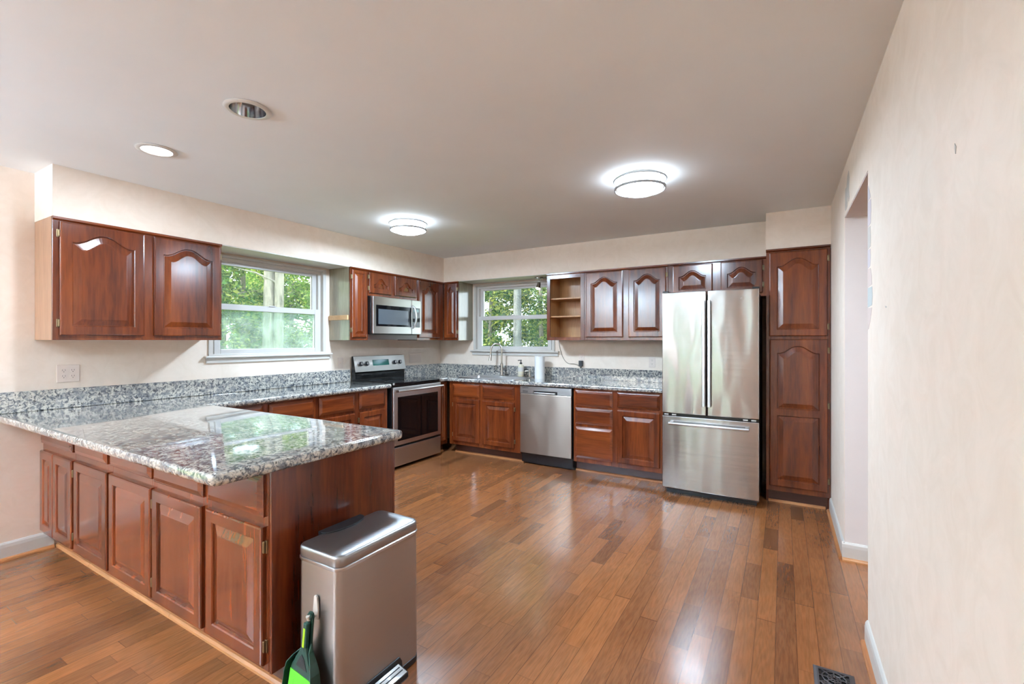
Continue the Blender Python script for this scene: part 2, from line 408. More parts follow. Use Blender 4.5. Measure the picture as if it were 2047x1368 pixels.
# lining of the opening in the right wall
struct('trim_3', MB().box(XR + .002, XR + .149, -1.548, -1.542, 0, 2.128).box(XR + .002, XR + .149, -2.465, -1.548, 2.124, 2.13).box(XR + .002, XR + .149, -2.465, -2.459, 0, 2.124), 'jamb')
def base_profile(t=.014, h=.11): return [(0, 0), (t, 0), (t, h - .03), (t * .8, h - .012), (t * .4, h - .003), (0, h)]
def baseboard(name, p0, p1, nrm, h=.11, shoe=True):
    """skirting from p0 to p1 standing out along nrm"""
    def run(prof, nm, m, lift=0):
        mb = MB(); mb.rings([[(p[0] + nrm[0] * (a + lift), p[1] + nrm[1] * (a + lift), b) for a, b in prof] for p in (p0, p1)])
        return mb.build(nm, m)
    o = run(base_profile(h=h), name, 'white'); tag(o, kind='structure')
    if shoe:
        q = run([(0, 0), (.017, 0), (.016, .008), (.011, .015), (0, .018)], 'trim_' + str(baseboard.n), 'shoey' if abs(nrm[0]) else 'shoe', .014); tag(q, kind='structure'); baseboard.n += 1
    return o
baseboard.n = 10
baseboard('baseboard_left', (0, -5.42), (0, -3.985), (1, 0))
baseboard('baseboard_right', (XR, -2.48), (XR, YR), (-1, 0))
baseboard('baseboard_right_far', (XR, -.62), (XR, -1.556), (-1, 0))
baseboard('baseboard_jamb', (XR - .014, -1.548), (XR + .15, -1.548), (0, -1))
baseboard('baseboard_rear', (0, YR), (1.0, YR), (0, 1))

# ---------------------------------------------------------------- windows
def window(name, origin, rz, width, zb, zt, lower_glass, labelname):
    """origin at wall face, local X along the wall, -Y into the room"""
    w = bpy.data.objects.new(name, None); COL.objects.link(w); w.location = origin; w.rotation_euler = (0, 0, rz); w['kind'] = 'structure'
    def frame(mb, x0, x1, z0, z1, y0, y1, t, tb=None, tt=None):
        tb = tb or t; tt = tt or t
        mb.box(x0, x0 + t, y0, y1, z0, z1).box(x1 - t, x1, y0, y1, z0, z1).box(x0 + t, x1 - t, y0, y1, z0, z0 + tb).box(x0 + t, x1 - t, y0, y1, z1 - tt, z1)
    f = MB(); frame(f, 0, width, zb, zt, -.012, .12, .035, .012, .02)         # lining
    frame(f, .035, width - .035, zb + .012, zt - .02, .03, .11, .03, .02, .03)
    f.box(.0, width, -.013, .0, zb - .02, zb + .012)
    f.build('window_frame', 'white', w, bevel=.003)
    zm = 1.655
    u = MB(); frame(u, .066, width - .066, zm - .01, zt - .045, .06, .095, .048, .04, .035)
    us = u.build('sash', 'vinyl', w, bevel=.004)
    l = MB(); frame(l, .06, width - .06, zb + .01, zm + .028, .02, .056, .05, .042, .052)
    ls = l.build('sash', 'vinyl', w, bevel=.004)
    MB().box(width / 2 - .03, width / 2 + .03, .008, .022, zm + .026, zm + .036).build('sash_lock', 'vinyl', ls, bevel=.002)
    MB().box(.11, width - .11, .076, .08, zm + .025, zt - .075).build('glass_pane', 'glass', us)
    MB().box(.105, width - .105, .036, .04, zb + .048, zm - .02).build('glass_pane', lower_glass, ls)
    s = MB().box(-.035, width + .06, -.045, .004, zb - .022, zb - .004)
    s.build('window_sill', 'white', w, bevel=.006)
    MB().box(-.02, width + .045, -.016, .0, zb - .066, zb - .022).build('apron', 'white', w, bevel=.004)
    return w
window('window_1', (0, WL[0], 0), PI / 2, WL[1] - WL[0], WL[2], WL[3], 'screen', '')
window('window_2', (.58, 0, 0), 0, 1.20, WL[2], WL[3], 'glass', '')
def patio(name, origin, rz, width):
    w = bpy.data.objects.new(name, None); COL.objects.link(w); w.location = origin; w.rotation_euler = (0, 0, rz); w['kind'] = 'structure'
    for k in range(2):
        x0 = k * width / 2; x1 = x0 + width / 2; y = .03 + .04 * k
        m = MB().box(x0, x0 + .07, y, y + .035, .02, 2.06).box(x1 - .07, x1, y, y + .035, .02, 2.06).box(x0 + .07, x1 - .07, y, y + .035, .02, .12).box(x0 + .07, x1 - .07, y, y + .035, 1.97, 2.06)
        l = m.build('door_leaf', 'vinyl', w, bevel=.003)
        MB().box(x0 + .07, x1 - .07, y + .014, y + .019, .12, 1.97).build('glass_pane', 'glass', l)
    c = MB().box(-.07, 0, -.016, 0, 0, 2.13).box(width, width + .07, -.016, 0, 0, 2.13).box(0, width, -.016, 0, 2.06, 2.13)
    c.build('door_casing', 'white', w, bevel=.003); return w
patio('door_1', (0, PD[0], 0), PI / 2, 1.3)
patio('door_2', (2.85, YR, 0), PI, 1.0)

# ================================================================ CABINETS
def arch_loop(x0, x1, z0, z1, rise, y, n=20, m=4):
    """closed loop: bottom, right side, top (arched when rise>0), left side"""
    p = []
    for i in range(m): p.append((x0 + (x1 - x0) * i / m, y, z0))
    for i in range(m): p.append((x1, y, z0 + (z1 - z0) * i / m))
    for i in range(n + 1):
        t = 1 - 2 * i / n; a = abs(t)
        q = max(0., min(1., (.90 - a) / .84)); h = rise * q * q * (3 - 2 * q)
        p.append(((x0 + x1) / 2 + t * (x1 - x0) / 2, y, z1 + h))
    for i in range(1, m): p.append((x0, y, z1 - (z1 - z0) * i / m))
    return p
def hinge(parent, side, w, z):
    s = 0 if side == 'L' else w; d = -1 if side == 'L' else 1
    mb = MB().box(s + d * .001, s + d * .013, .0, -.006, z - .024, z + .024)
    mb.lathe([(.0042, -.022), (.0055, -.018), (.0055, .018), (.0042, .022)], (s + d * .003, -.010, z), 8)
    o = mb.build('hinge', 'brass', parent, bevel=.001, seg=1); return o
def door(parent, x0, x1, z0, z1, y, arch=0.0, hinges=None, stile=.056, split=None, name='door'):
    """raised-panel door; y = face-frame front plane (door stands proud of it)"""
    w, h = x1 - x0, z1 - z0; T = .019
    mb = MB(); s = min(stile, w * .27)
    L = lambda i, yy, r=0.0, zt=None, a=0.0: arch_loop(i, w - i, i, (h - i) if zt is None else zt, a, yy)
    rs = [L(0, 0), L(0, -T + .007), L(.003, -T + .002), L(.009, -T)]
    def panel(za, zb, a):
        k = lambda d, yy, aa: arch_loop(s + d, w - s - d, za + d, zb - d, aa, yy)
        fld = min(.034, (w - 2 * s) * .2)
        return [k(0, -T, a), k(.004, -T + .004, a), k(.006, -T + .011, a), k(.010, -T + .011, a * .99), k(.010 + fld, -T + .001, a * .95), k(.014 + fld, -T + .0005, a * .94)]
    if split is None:
        a = arch; zt = h - s - a
        mb.rings(rs + panel(s, zt, a), True, True)
    else:
        mb.rings(rs[:], True, False)
        # two panels share one frame: the frame face is cut into rows
        q = split - z0; b = .028
        n0 = len(mb.v)
        fr = MB()
        def face(x_0, x_1, z_0, z_1): fr.add([(x_0, -T, z_0), (x_1, -T, z_0), (x_1, -T, z_1), (x_0, -T, z_1)], [(0, 1, 2, 3)])
        face(.009, s, .009, h - .009); face(w - s, w - .009, .009, h - .009)
        face(s, w - s, .009, s); face(s, w - s, q - b, q + b)
        ztp = h - s - arch
        top = [(p[0], p[2]) for p in arch_loop(s, w - s, q + b, ztp, arch, 0)][8:29]
        poly = [(w - s, h - .009)] + top + [(s, h - .009)]
        fr.add([(px, -T, pz) for px, pz in poly], [tuple(range(len(poly)))])
        mb.add(fr.v, fr.f)
        mb.rings(panel(s, q - b, 0), False, True); mb.rings(panel(q + b, ztp, arch), False, True)
    o = mb.build(name, 'wv', parent, loc=(x0, y, z0))
    if hinges:
        zz = [.075, h - .075] if h > .3 else [.05, h - .05]
        if h > 1.0: zz = [.09, h / 2 + .08, h - .09]
        for z in zz: hinge(o, hinges, w, z)
    return o
def drawer_front(parent, x0, x1, z0, z1, y):
    w, h = x1 - x0, z1 - z0; T = .019; mb = MB()
    R = lambda i, yy: [(i, yy, i), (w - i, yy, i), (w - i, yy, h - i), (i, yy, h - i)]
    mb.rings([R(0, 0), R(0, -.009), R(.004, -.011), R(.007, -.0115), R(.026, -T), R(.029, -T)])
    return mb.build('drawer', 'wh', parent, loc=(x0, y, z0))
def face_frame(parent, w, z0, z1, y, stiles, rails, t=.019):
    """stiles: list of (xa, xb); rails: list of (xa, xb, za, zb)"""
    mb = MB(); ms = []
    for a, b in sorted(stiles):
        if ms and a < ms[-1][1]: ms[-1] = (ms[-1][0], max(b, ms[-1][1]))
        else: ms.append((a, b))
    stiles = ms
    for a, b in stiles: mb.box(a, b, y, y + t, z0, z1)
    for a, b, c, d in rails:
        cuts = [(a, b)]
        for p, q in stiles:                    # rails run only between the stiles
            nxt = []
            for u, v in cuts:
                if q <= u or p >= v: nxt.append((u, v)); continue
                if u < p: nxt.append((u, p))
                if q < v: nxt.append((q, v))
            cuts = nxt
        for u, v in cuts:
            if v - u > .004: mb.box(u, v, y, y + t, c, d)
    return mb.build('face_frame', 'wv', parent, bevel=.0012, seg=1)
def carcass(parent, w, d, z0, z1, sidem='wside', t=.016, back=True, m=None, name='body'):
    mb = MB().box(0, t, -d, -.002, z0, z1).box(w - t, w, -d, -.002, z0, z1).box(t, w - t, -d, -.002, z0, z0 + t).box(t, w - t, -d, -.002, z1 - t, z1)
    if back: mb.box(t, w - t, -.010, -.002, z0 + t, z1 - t)
    return mb.build(name, sidem, parent)
UZ0, UZ1 = 1.365, 2.123
def top_lip(parent, x0, x1, y, z=UZ1, ends=(False, False)):
    mb = MB().box(x0, x1, y - .011, y + .003, z - .013, z)
    mb.rings([[(x, y - .011, z - .013), (x, y, z - .013), (x, y, z - .022)] for x in (x0, x1)])
    return mb.build('top_moulding', 'wh', parent)
def upper(name, label, origin, rz, w, doors, z0=UZ0, z1=UZ1, d=.305, cat='cabinet', sidem='wside', group=None, arch=.062, mid=None):
    """wall cabinet; doors = [(x0, x1, hinge side)]"""
    c = thing(name, label, cat, (origin[0], origin[1], 0), rz, group)
    carcass(c, w, d, z0, z1, sidem)
    st = [(0, max(.012, doors[0][0] + .012)), (min(w - .012, doors[-1][1] - .012), w)]
    for a, b in zip(doors[:-1], doors[1:]): st.append((a[1] - .012, b[0] + .012))
    face_frame(c, w, z0, z1, -d - .019, st, [(0.01, w - .01, z0, z0 + .04), (.01, w - .01, z1 - .04, z1)])
    for a, b, hs in doors: door(c, a, b, z0 + .03, z1 - .026, -d - .019, arch, hs)
    top_lip(c, 0, w, -d - .019, z1)
    return c
# --- the wall over the peninsula end (local X = world y)
Y0 = -4.073
upper('wall_cabinet', 'two-door cherry wall cabinet above the granite, on the peninsula side of the big window', (0, Y0), PI / 2, .98, [(.030, .465, 'L'), (.520, .965, 'R')], sidem='wpale', cat='cabinet')
# --- narrow, over-microwave and tall cabinets on the stove wall
c = thing('wall_cabinet', 'narrow one-door wall cabinet beside the window, bare strip nailed across its side, which is painted with daylight sheen', 'cabinet', (0, -1.836, 0), PI / 2)
carcass(c, .231, .305, UZ0, UZ1, 'wsheen')
face_frame(c, .231, UZ0, UZ1, -.324, [(0, .022), (.2, .231)], [(.01, .22, UZ0, UZ0 + .04), (.01, .22, UZ1 - .04, UZ1)])
d = door(c, .016, .205, UZ0 + .03, UZ1 - .026, -.324, 0, 'L', stile=.03)
top_lip(c, 0, .231, -.324)
MB().box(-.018, 0, -.30, -.012, 1.575, 1.625).build('nailed_strip', 'wbare', c, bevel=.002)['label'] = 'bare pale wood strip'
c = upper('wall_cabinet', 'short two-door wall cabinet directly above the microwave', (0, -1.604), PI / 2, .772, [(.012, .337, 'L'), (.392, .750, None)], z0=1.845, arch=.07)
MB().box(.0, .772, -.324, -.302, 1.372, 1.43).build('lower_rail', 'toe', c)
upper('wall_cabinet', 'tall one-door wall cabinet between the microwave and the corner', (0, -.831), PI / 2, .50, [(.014, .412, None)])
# --- back wall
c = thing('wall_cabinet', 'slim corner wall cabinet next to the sink window with a glossy flat side', 'cabinet', (.325, 0, 0))
carcass(c, .238, .305, UZ0, UZ1, 'wsheen')
face_frame(c, .238, UZ0, UZ1, -.324, [(0, .03), (.215, .238)], [(.01, .22, UZ0, UZ0 + .04), (.01, .22, UZ1 - .04, UZ1)])
door(c, .024, .222, UZ0 + .03, UZ1 - .026, -.324, .05, 'R', stile=.045)
top_lip(c, 0, .238, -.324)
# open shelf unit
c = thing('open_shelf_cabinet', 'doorless wall cabinet with two pale shelves right beside the sink window', 'cabinet', (1.828, 0, 0))
w = .456
MB().box(0, .016, -.305, -.002, UZ0, UZ1).build('side_panel', 'wside', c)
MB().box(.016, .020, -.304, -.01, UZ0 + .016, UZ1 - .016).box(w - .020, w - .016, -.304, -.01, UZ0 + .016, UZ1 - .016).box(.02, w - .02, -.014, -.006, UZ0 + .016, UZ1 - .016).box(.016, w - .016, -.304, -.006, UZ0, UZ0 + .018).box(.016, w - .016, -.304, -.006, UZ1 - .016, UZ1).build('interior_lining', 'wint', c)['label'] = 'pale plywood interior'
MB().box(w - .016, w, -.305, -.002, UZ0, UZ1).build('side_panel', 'wside', c)
face_frame(c, w, UZ0, UZ1, -.324, [(0, .04), (w - .045, w)], [(.01, w - .01, UZ0, UZ0 + .035), (.01, w - .01, UZ1 - .062, UZ1)])
for z in (1.625, 1.828): MB().box(.021, w - .021, -.296, -.014, z, z + .016).build('shelf', 'wint', c, bevel=.002)
top_lip(c, 0, w, -.324)
upper('wall_cabinet', 'two-door arched wall cabinet between the open shelves and the fridge', (2.286, 0), 0, .886, [(.022, .430, None), (.488, .868, 'R')])
upper('wall_cabinet', 'short two-door wall cabinet over the refrigerator', (3.174, 0), 0, .856, [(.045, .408, None), (.478, .826, 'R')], z0=1.765, arch=.055)
# pantry
c = thing('pantry_cabinet', 'floor-to-soffit cherry pantry cabinet with two stacked arched doors beside the fridge', 'cabinet', (4.036, 0, 0))
w = .449
MB().box(0, .016, -.592, -.002, .0, 2.128).box(w - .016, w, -.592, -.002, .0, 2.128).box(.016, w - .016, -.592, -.002, .10, .116).box(.016, w - .016, -.592, -.002, 2.112, 2.128).build('body', 'wside', c)
face_frame(c, w, .10, 2.128, -.611, [(0, .034), (w - .034, w)], [(.02, w - .02, .10, .15), (.02, w - .02, 1.36, 1.41), (.02, w - .02, 2.088, 2.128)])
door(c, .022, .430, 1.398, 2.098, -.611, .062, 'R')
door(c, .024, .432, .142, 1.372, -.611, .058, 'R', split=.765)
top_lip(c, -.002, w, -.611, 2.130)
MB().box(.016, w - .016, -.575, -.555, 0, .10).build('toe_kick', 'toe', c)
MB().rings([[(x, -.575, 0), (x, -.592, 0), (x, -.590, .010), (x, -.584, .016), (x, -.575, .018)] for x in (.0, w - .03)]).build('shoe_moulding', 'shoe', c)
MB().rings([[(w + a, y, z) for a, y in ((.0, -.613), (.004, -.613), (.004, -.598), (0, -.598))] for z in [.1 + i * .04 for i in range(51)]]).build('scribe_strip', 'toe', c)

# --- base cabinets
def base(name, label, origin, rz, w, fronts, doors, d=.59, z1=.866, endpanel=None, toe=True, group=None, toeend=(0, 0), stiles=None, shoe=True, t0=.016):
    """fronts = drawer fronts (x0,x1,z0,z1); doors = (x0,x1,z0,z1,hinge)"""
    c = thing(name, label, 'cabinet', (origin[0], origin[1], 0), rz, group)
    MB().box(0, .016, -d, -.002, .105, z1).box(w - .016, w, -d, -.002, .105, z1).box(.016, w - .016, -d, -.002, .105, .121).box(.016, w - .016, -.012, -.002, .121, z1).build('body', 'wside', c)
    edges = sorted({(round(a, 3), round(b, 3)) for a, b, *_ in fronts + doors})
    # merge overlapping spans
    sp = []
    for a, b in edges:
        if sp and a < sp[-1][1] - .03: sp[-1][1] = max(sp[-1][1], b)
        else: sp.append([a, b])
    st = [(0, max(.014, sp[0][0] + .012)), (min(w - .014, sp[-1][1] - .012), w)]
    for p, q in zip(sp[:-1], sp[1:]): st.append((p[1] - .012, q[0] + .012))
    ff = [(.01, w - .01, .105, .155), (.01, w - .01, z1 - .03, z1)]
    for a, b, z_0, z_1 in fronts:
        if z_0 > .2: ff.append((a, b, z_0 - .062, z_0 + .012))
    face_frame(c, w, .105, z1, -d - .019, st, ff)
    for a, b, z_0, z_1 in fronts: drawer_front(c, a, b, z_0, z_1, -d - .019)
    for a, b, z_0, z_1, hs in doors: door(c, a, b, z_0, z_1, -d - .019, 0, hs, stile=.05)
    if toe: MB().box(toeend[0], w - toeend[1], -d + .07, -d + .055, 0, .105).build('toe_kick', 'toe', c)
    if shoe:
        y = -d + .055
        MB().rings([[(x, y, 0), (x, y - t0, 0), (x, y - t0 * .9, .009), (x, y - t0 * .5, .016), (x, y, .018)] for x in (toeend[0], w - toeend[1])]).build('shoe_moulding', 'shoe', c)
    return c
base('base_cabinet', 'cherry sink base cabinet with two false drawers and two doors under the faucet', (.648, 0), 0, .998, [(.058, .445, .69, .838), (.492, .918, .69, .838)],
     [(.058, .445, .15, .662, 'L'), (.492, .918, .15, .662, 'R')], toeend=(.04, 0))
base('base_cabinet', 'cherry base cabinet with a three-drawer stack and one door between dishwasher and fridge', (2.279, 0), 0, .905,
     [(.022, .420, .688, .846), (.022, .420, .504, .666), (.022, .420, .150, .472), (.468, .880, .700, .846)], [(.468, .880, .152, .672, None)])
base('base_cabinet', 'slim one-door base cabinet squeezed between stove and inside corner', (0, -.775), PI / 2, .165, [], [(.02, .120, .15, .845, None)], shoe=True)
base('base_cabinet', 'two-drawer base cabinet on the window wall touching the stove', (0, -2.45), PI / 2, .85,
     [(.028, .420, .690, .848), (.476, .812, .690, .848)], [(.028, .420, .15, .662, None), (.476, .812, .15, .662, 'L')])
base('base_cabinet', 'base cabinet on the window wall running into the corner behind the peninsula', (0, -3.335), PI / 2, .885,
     [(.03, .402, .690, .848), (.452, .855, .690, .848)], [(.03, .402, .15, .662, None), (.452, .855, .15, .662, None)])
# --- peninsula (faces the dining side); origin on its back plane
PY = -3.405
def pbase(label, x0, w, fronts, doors): return base('base_cabinet', label, (x0, PY), 0, w, fronts, doors, d=.609, t0=.02)
pbase('peninsula cabinet against the wall with one drawer over a pair of narrow doors', .001, .560, [(.003, .543, .698, .850)], [(.003, .235, .128, .650, None), (.240, .543, .128, .650, 'R')])
pbase('middle peninsula cabinet with two doors of equal width', .565, .996, [(.020, .470, .696, .850), (.512, .985, .696, .850)], [(.018, .478, .128, .654, None), (.510, .986, .128, .654, 'R')])
c = pbase('peninsula cabinet at the open end with the broad plain end panel beside the bin', 1.563, .920, [(.010, .462, .690, .850), (.500, .900, .690, .850)], [(.006, .455, .128, .652, None), (.496, .902, .128, .654, 'R')])
MB().box(.921, .935, -.626, 0, .10, .866).box(.0, .935, 0, .012, .0, .866).build('end_panel', 'wside', c, bevel=.001, seg=1)
MB().box(.898, .912, -.555, 0, 0, .10).build('toe_kick', 'toe', c)

# ---------------------------------------------------------------- countertops
def slab(outline, z0, z1, r=.014, hole=None):
    """stone slab with rounded nosing; outline counter-clockwise"""
    mb = MB(); rs = []
    st = [(0.6 * r, z0), (.15 * r, z0 + .4 * r), (0, z0 + r)]
    for k in range(0, 6):
        a = PI / 2 * k / 5; st.append((r - r * math.cos(a), z1 - r + r * math.sin(a)))
    for ins, z in st: rs.append([(p[0], p[1], z) for p in offset_poly(outline, ins)])
    mb.rings(rs, True, hole is None)
    if hole:
        top = [Vector(p) for p in rs[-1]]; base_i = len(mb.v) - len(top)
        hv = [(x, y, z1) for x, y in hole]; hb = len(mb.v); mb.v += hv
        hl = [(x, y, z0) for x, y in hole]; hb2 = len(mb.v); mb.v += hl
        n = len(hole)
        for i in range(n): mb.f.append((hb + i, hb + (i + 1) % n, hb2 + (i + 1) % n, hb2 + i))
        # keyhole ngon
        best = min(((top[i] - Vector(hv[j])).length, i, j) for i in range(len(top)) for j in range(n))
        _, i0, j0 = best
        loop = [base_i + (i0 + k) % len(top) for k in range(len(top) + 1)] + [hb + (j0 - k) % n for k in range(n + 1)]
        mb.hole_loop = loop
    return mb
def corner(p, q, r_, rad=.045, n=6):
    """rounded corner at q between p and r_"""
    p, q, r_ = Vector(p), Vector(q), Vector(r_); a = (p - q).normalized(); b = (r_ - q).normalized()
    s0, s1 = q + a * rad, q + b * rad
    return [tuple((s0 * (1 - t) ** 2 + q * 2 * t * (1 - t) + s1 * t * t)) for t in [i / n for i in range(n + 1)]]
CT0, CT1 = .868, .910
A, B, Cc, D, E_, F_ = (0.002, -4.250), (2.520, -4.250), (2.512, -3.340), (.647, -3.352), (.647, -1.578), (.002, -1.578)
ol = [A] + corner(A, B, Cc) + corner(B, Cc, D, .03) + [D, E_, F_]
ct = thing('countertop', 'L-shaped grey granite worktop covering the peninsula and running to the stove', 'countertop', (0, 0, 0))
slab(ol, CT0, CT1).build('worktop', 'granite', ct, smooth=True)
MB().box(.002, .022, -4.250, -1.578, CT1, 1.040).build('backsplash', 'granite', ct, bevel=.002)
ct = thing('countertop', 'grey granite worktop around the sink from stove to fridge', 'countertop', (0, 0, 0))
ol = [(.002, -.785), (.645, -.785), (.645, -.647), (3.190, -.647), (3.190, -.002), (.002, -.002)]
SX0, SX1, SY0, SY1 = .735, 1.545, -.565, -.085
# stone built around the sink cut-out as one mesh: a slab with a keyholed top
hole = [(SX0 + .02, SY0 + .02), (SX1 - .02, SY0 + .02), (SX1 - .02, SY1 - .02), (SX0 + .02, SY1 - .02)]
mb = slab(ol, CT0, CT1, hole=hole); mb.f.append(tuple(mb.hole_loop[:])) if False else None
tp = offset_poly(ol, .014)
bmx = bmesh.new(); ov = [bmx.verts.new((p[0], p[1], CT1)) for p in tp]; hv = [bmx.verts.new((p[0], p[1], CT1)) for p in hole]
eds = [bmx.edges.new((l[i], l[(i + 1) % len(l)])) for l in (ov, hv) for i in range(len(l))]
bmesh.ops.triangle_fill(bmx, use_beauty=True, edges=eds)
bmx.verts.index_update(); fs_ = [tuple(v.index for v in f.verts) for f in bmx.faces]; mb.add([v.co[:] for v in bmx.verts], fs_)
bp = offset_poly(ol, .6 * .014); mb.add([(p[0], p[1], CT0) for p in list(bp) + hole], fs_); bmx.free()
# drop the solid bottom cap (hidden) so that the bowl passes through
mb.f = [f for f in mb.f if len(f) < 6]
mb.build('worktop', 'granite', ct)
MB().box(.022, 3.190, -.022, -.002, CT1, 1.040).box(.002, .022, -.785, -.002, CT1, 1.040).build('backsplash', 'granite', ct, bevel=.002)

# ---------------------------------------------------------------- sink and things at the sink
s = thing('sink', 'stainless steel drop-in sink under the window', 'sink', (0, 0, 0))
def ringp(x0, x1, y0, y1, r, z): return [(a, b, z) for a, b in rrect(x0, x1, y0, y1, r)]
rim = MB().rings([ringp(SX0, SX1, SY0, SY1, .03, CT1 + .001), ringp(SX0 + .003, SX1 - .003, SY0 + .003, SY1 - .003, .03, CT1 + .007), ringp(SX0 + .03, SX1 - .03, SY0 + .03, SY1 - .10, .04, CT1 + .007),
                  ringp(SX0 + .034, SX1 - .034, SY0 + .034, SY1 - .104, .04, CT1), ringp(SX0 + .045, SX1 - .045, SY0 + .045, SY1 - .115, .06, .73), ringp(SX0 + .08, SX1 - .08, SY0 + .08, SY1 - .15, .05, .72)], False, True)
rim.build('bowl', 'steel', s, smooth=True)
MB().lathe([(.001, .724), (.04, .724), (.044, .7215)], (1.14, -.36, 0), 24).build('drain', 'chrome', s, smooth=True)
f = thing('faucet', 'tall gooseneck pull-down kitchen faucet behind the sink', 'faucet', (1.098, -.125, CT1 + .007))
MB().lathe([(.03, 0), (.03, .006), (.022, .012), (.019, .06), (.019, .15), (.014, .156)], n=24).build('body', 'chrome', f, smooth=True)
pts = [(0, 0, .15), (0, 0, .30)] + [(-.062 + .062 * math.cos(a), -.03 * (1 - math.cos(a)) , .32 + .085 * math.sin(a)) for a in [PI * i / 12 for i in range(13)]] + [(-.128, -.062, .27)]
MB().tube(pts, .0115, 14).build('spout', 'chrome', f, smooth=True)
MB().tube([(-.127, -.061, .275), (-.130, -.063, .24), (-.134, -.065, .19)], [.012, .016, .02], 14).build('spray_head', 'chrome', f, smooth=True)
MB().tube([(.015, 0, .085), (.055, -.004, .09)], .012, 12).tube([(.05, -.004, .09), (.062, -.004, .095), (.066, -.03, .11)], .007, 10).build('lever', 'chrome', f, smooth=True)
b = thing('soap_bottle', 'cream soap bottle with black pump beside the faucet', 'bottle', (1.375, -.125, CT1 + .0072))
MB().lathe([(.034, 0), (.037, .005), (.037, .125), (.030, .142), (.016, .148), (.014, .156)], n=28).build('bottle', 'soap', b, smooth=True)
MB().lathe([(.0375, .03), (.0376, .031), (.0376, .115), (.0375, .116)], n=28, close=False).build('bottle_label', 'white', b, smooth=True)
MB().lathe([(.0378, .036), (.0379, .037), (.0379, .062), (.0378, .063)], n=28, close=False).build('label_band', 'soap', b, smooth=True)
MB().lathe([(.016, .156), (.016, .172), (.006, .175), (.005, .196), (.012, .198), (.012, .206)], n=16).tube([(0, 0, .202), (-.035, -.012, .198)], .005, 8).build('pump', 'blackp', b, smooth=True)
b = thing('soap_dispenser', 'small nickel soap pump fixed at the sink rim', 'soap dispenser', (1.500, -.128, CT1 + .007))
MB().lathe([(.02, 0), (.02, .005), (.012, .01), (.010, .06), (.013, .062), (.013, .085), (.004, .088)], n=18).build('body', 'chrome', b, smooth=True)
MB().tube([(0, 0, .075), (-.045, -.015, .074), (-.062, -.02, .066)], .006, 10).build('nozzle', 'chrome', b, smooth=True)
p = thing('paper_towel_roll', 'white paper towel roll standing on the granite right of the faucet', 'paper towel', (1.655, -.165, CT1))
MB().lathe([(.020, .004), (.060, .0), (.0605, .262), (.058, .264), (.02, .264)], n=40).build('roll', 'towel', p, smooth=True)
MB().lathe([(.019, .008), (.0195, .265), (.017, .266), (.017, .01)], n=20).build('cardboard_core', 'wbare', p, smooth=True)

# ---------------------------------------------------------------- outlets
def plate_outlet(name, label, cat, loc, rz, w=.07, gangs=1, kind='outlet'):
    o = thing(name, label, cat, loc, rz)
    MB().box(-w / 2, w / 2, -.006, -.0005, -.058, .058).build('plate', 'plate', o, bevel=.003)
    for g in range(gangs):
        cx = (g - (gangs - 1) / 2) * .046
        if kind == 'outlet':
            for dz in (-.0195, .0195):
                r = MB().lathe([(.0168, -.0075), (.0172, -.005)], (cx, 0, dz), 20, 'y').build('receptacle', 'plate', o)
                MB().box(cx - .0075, cx - .0055, -.0082, -.0074, dz - .001, dz + .008).box(cx + .0055, cx + .0075, -.0082, -.0074, dz - .001, dz + .008).lathe([(.0025, -.0082), (.0025, -.0074)], (cx, 0, dz - .008), 10, 'y').build('slots', 'slot', r)
        elif kind == 'switch':
            MB().box(cx - .006, cx + .006, -.014, -.006, -.012, .012).build('toggle', 'plate', o, bevel=.002)
    return o
plate_outlet('wall_outlet', 'double-gang peach outlet with four sockets below the far wall cabinet', 'outlet', (0.0, -3.912, 1.140), PI / 2, .116, 2)
plate_outlet('wall_switch', 'single switch plate between window sill and stove', 'switch', (0, -1.695, 1.118), PI / 2, kind='switch')
o = thing('blank_plate', 'blank peach cover plate right of the stove backguard', 'wall plate', (0, -.51, 1.135), PI / 2)
MB().box(-.115, .115, -.006, -.0005, -.062, .062).build('plate', 'plate', o, bevel=.003)
plate_outlet('wall_outlet', 'single outlet holding the black power adapter', 'outlet', (2.123, 0, 1.150), 0)
plate_outlet('wall_outlet', 'single empty outlet just left of the fridge', 'outlet', (2.937, 0, 1.128), 0)
a = thing('power_adapter', 'black power adapter plugged in above the backsplash', 'adapter', (2.123, -.0085, 1.09))
MB().box(-.022, .022, -.034, 0, -.03, .036).build('body', 'blackp', a, bevel=.003)
MB().box(-.006, .006, -.022, -.012, -.05, -.03).build('strain_relief', 'blackp', a, bevel=.002)
def wire(name, label, pts, r, m):
    P = [Vector(p) for p in pts]; out = []
    for i in range(len(P) - 1):
        p0, p1, p2, p3 = P[max(i - 1, 0)], P[i], P[i + 1], P[min(i + 2, len(P) - 1)]
        for k in range(8):
            t = k / 8; out.append(.5 * ((2 * p1) + (p2 - p0) * t + (2 * p0 - 5 * p1 + 4 * p2 - p3) * t * t + (3 * p1 - p0 - 3 * p2 + p3) * t ** 3))
    out.append(P[-1]); return tag(MB().tube(out, r, 6).build(name, m, smooth=True), label, 'cord')
wire('cord', 'thin dark cord drooping from the shelf cabinet to the adapter', [(1.836, -.010, 1.364), (1.842, -.008, 1.30), (1.865, -.006, 1.21), (1.905, -.006, 1.13), (1.955, -.006, 1.09), (2.03, -.008, 1.085), (2.08, -.012, 1.072), (2.116, -.02, 1.043)], .0022, 'fside')

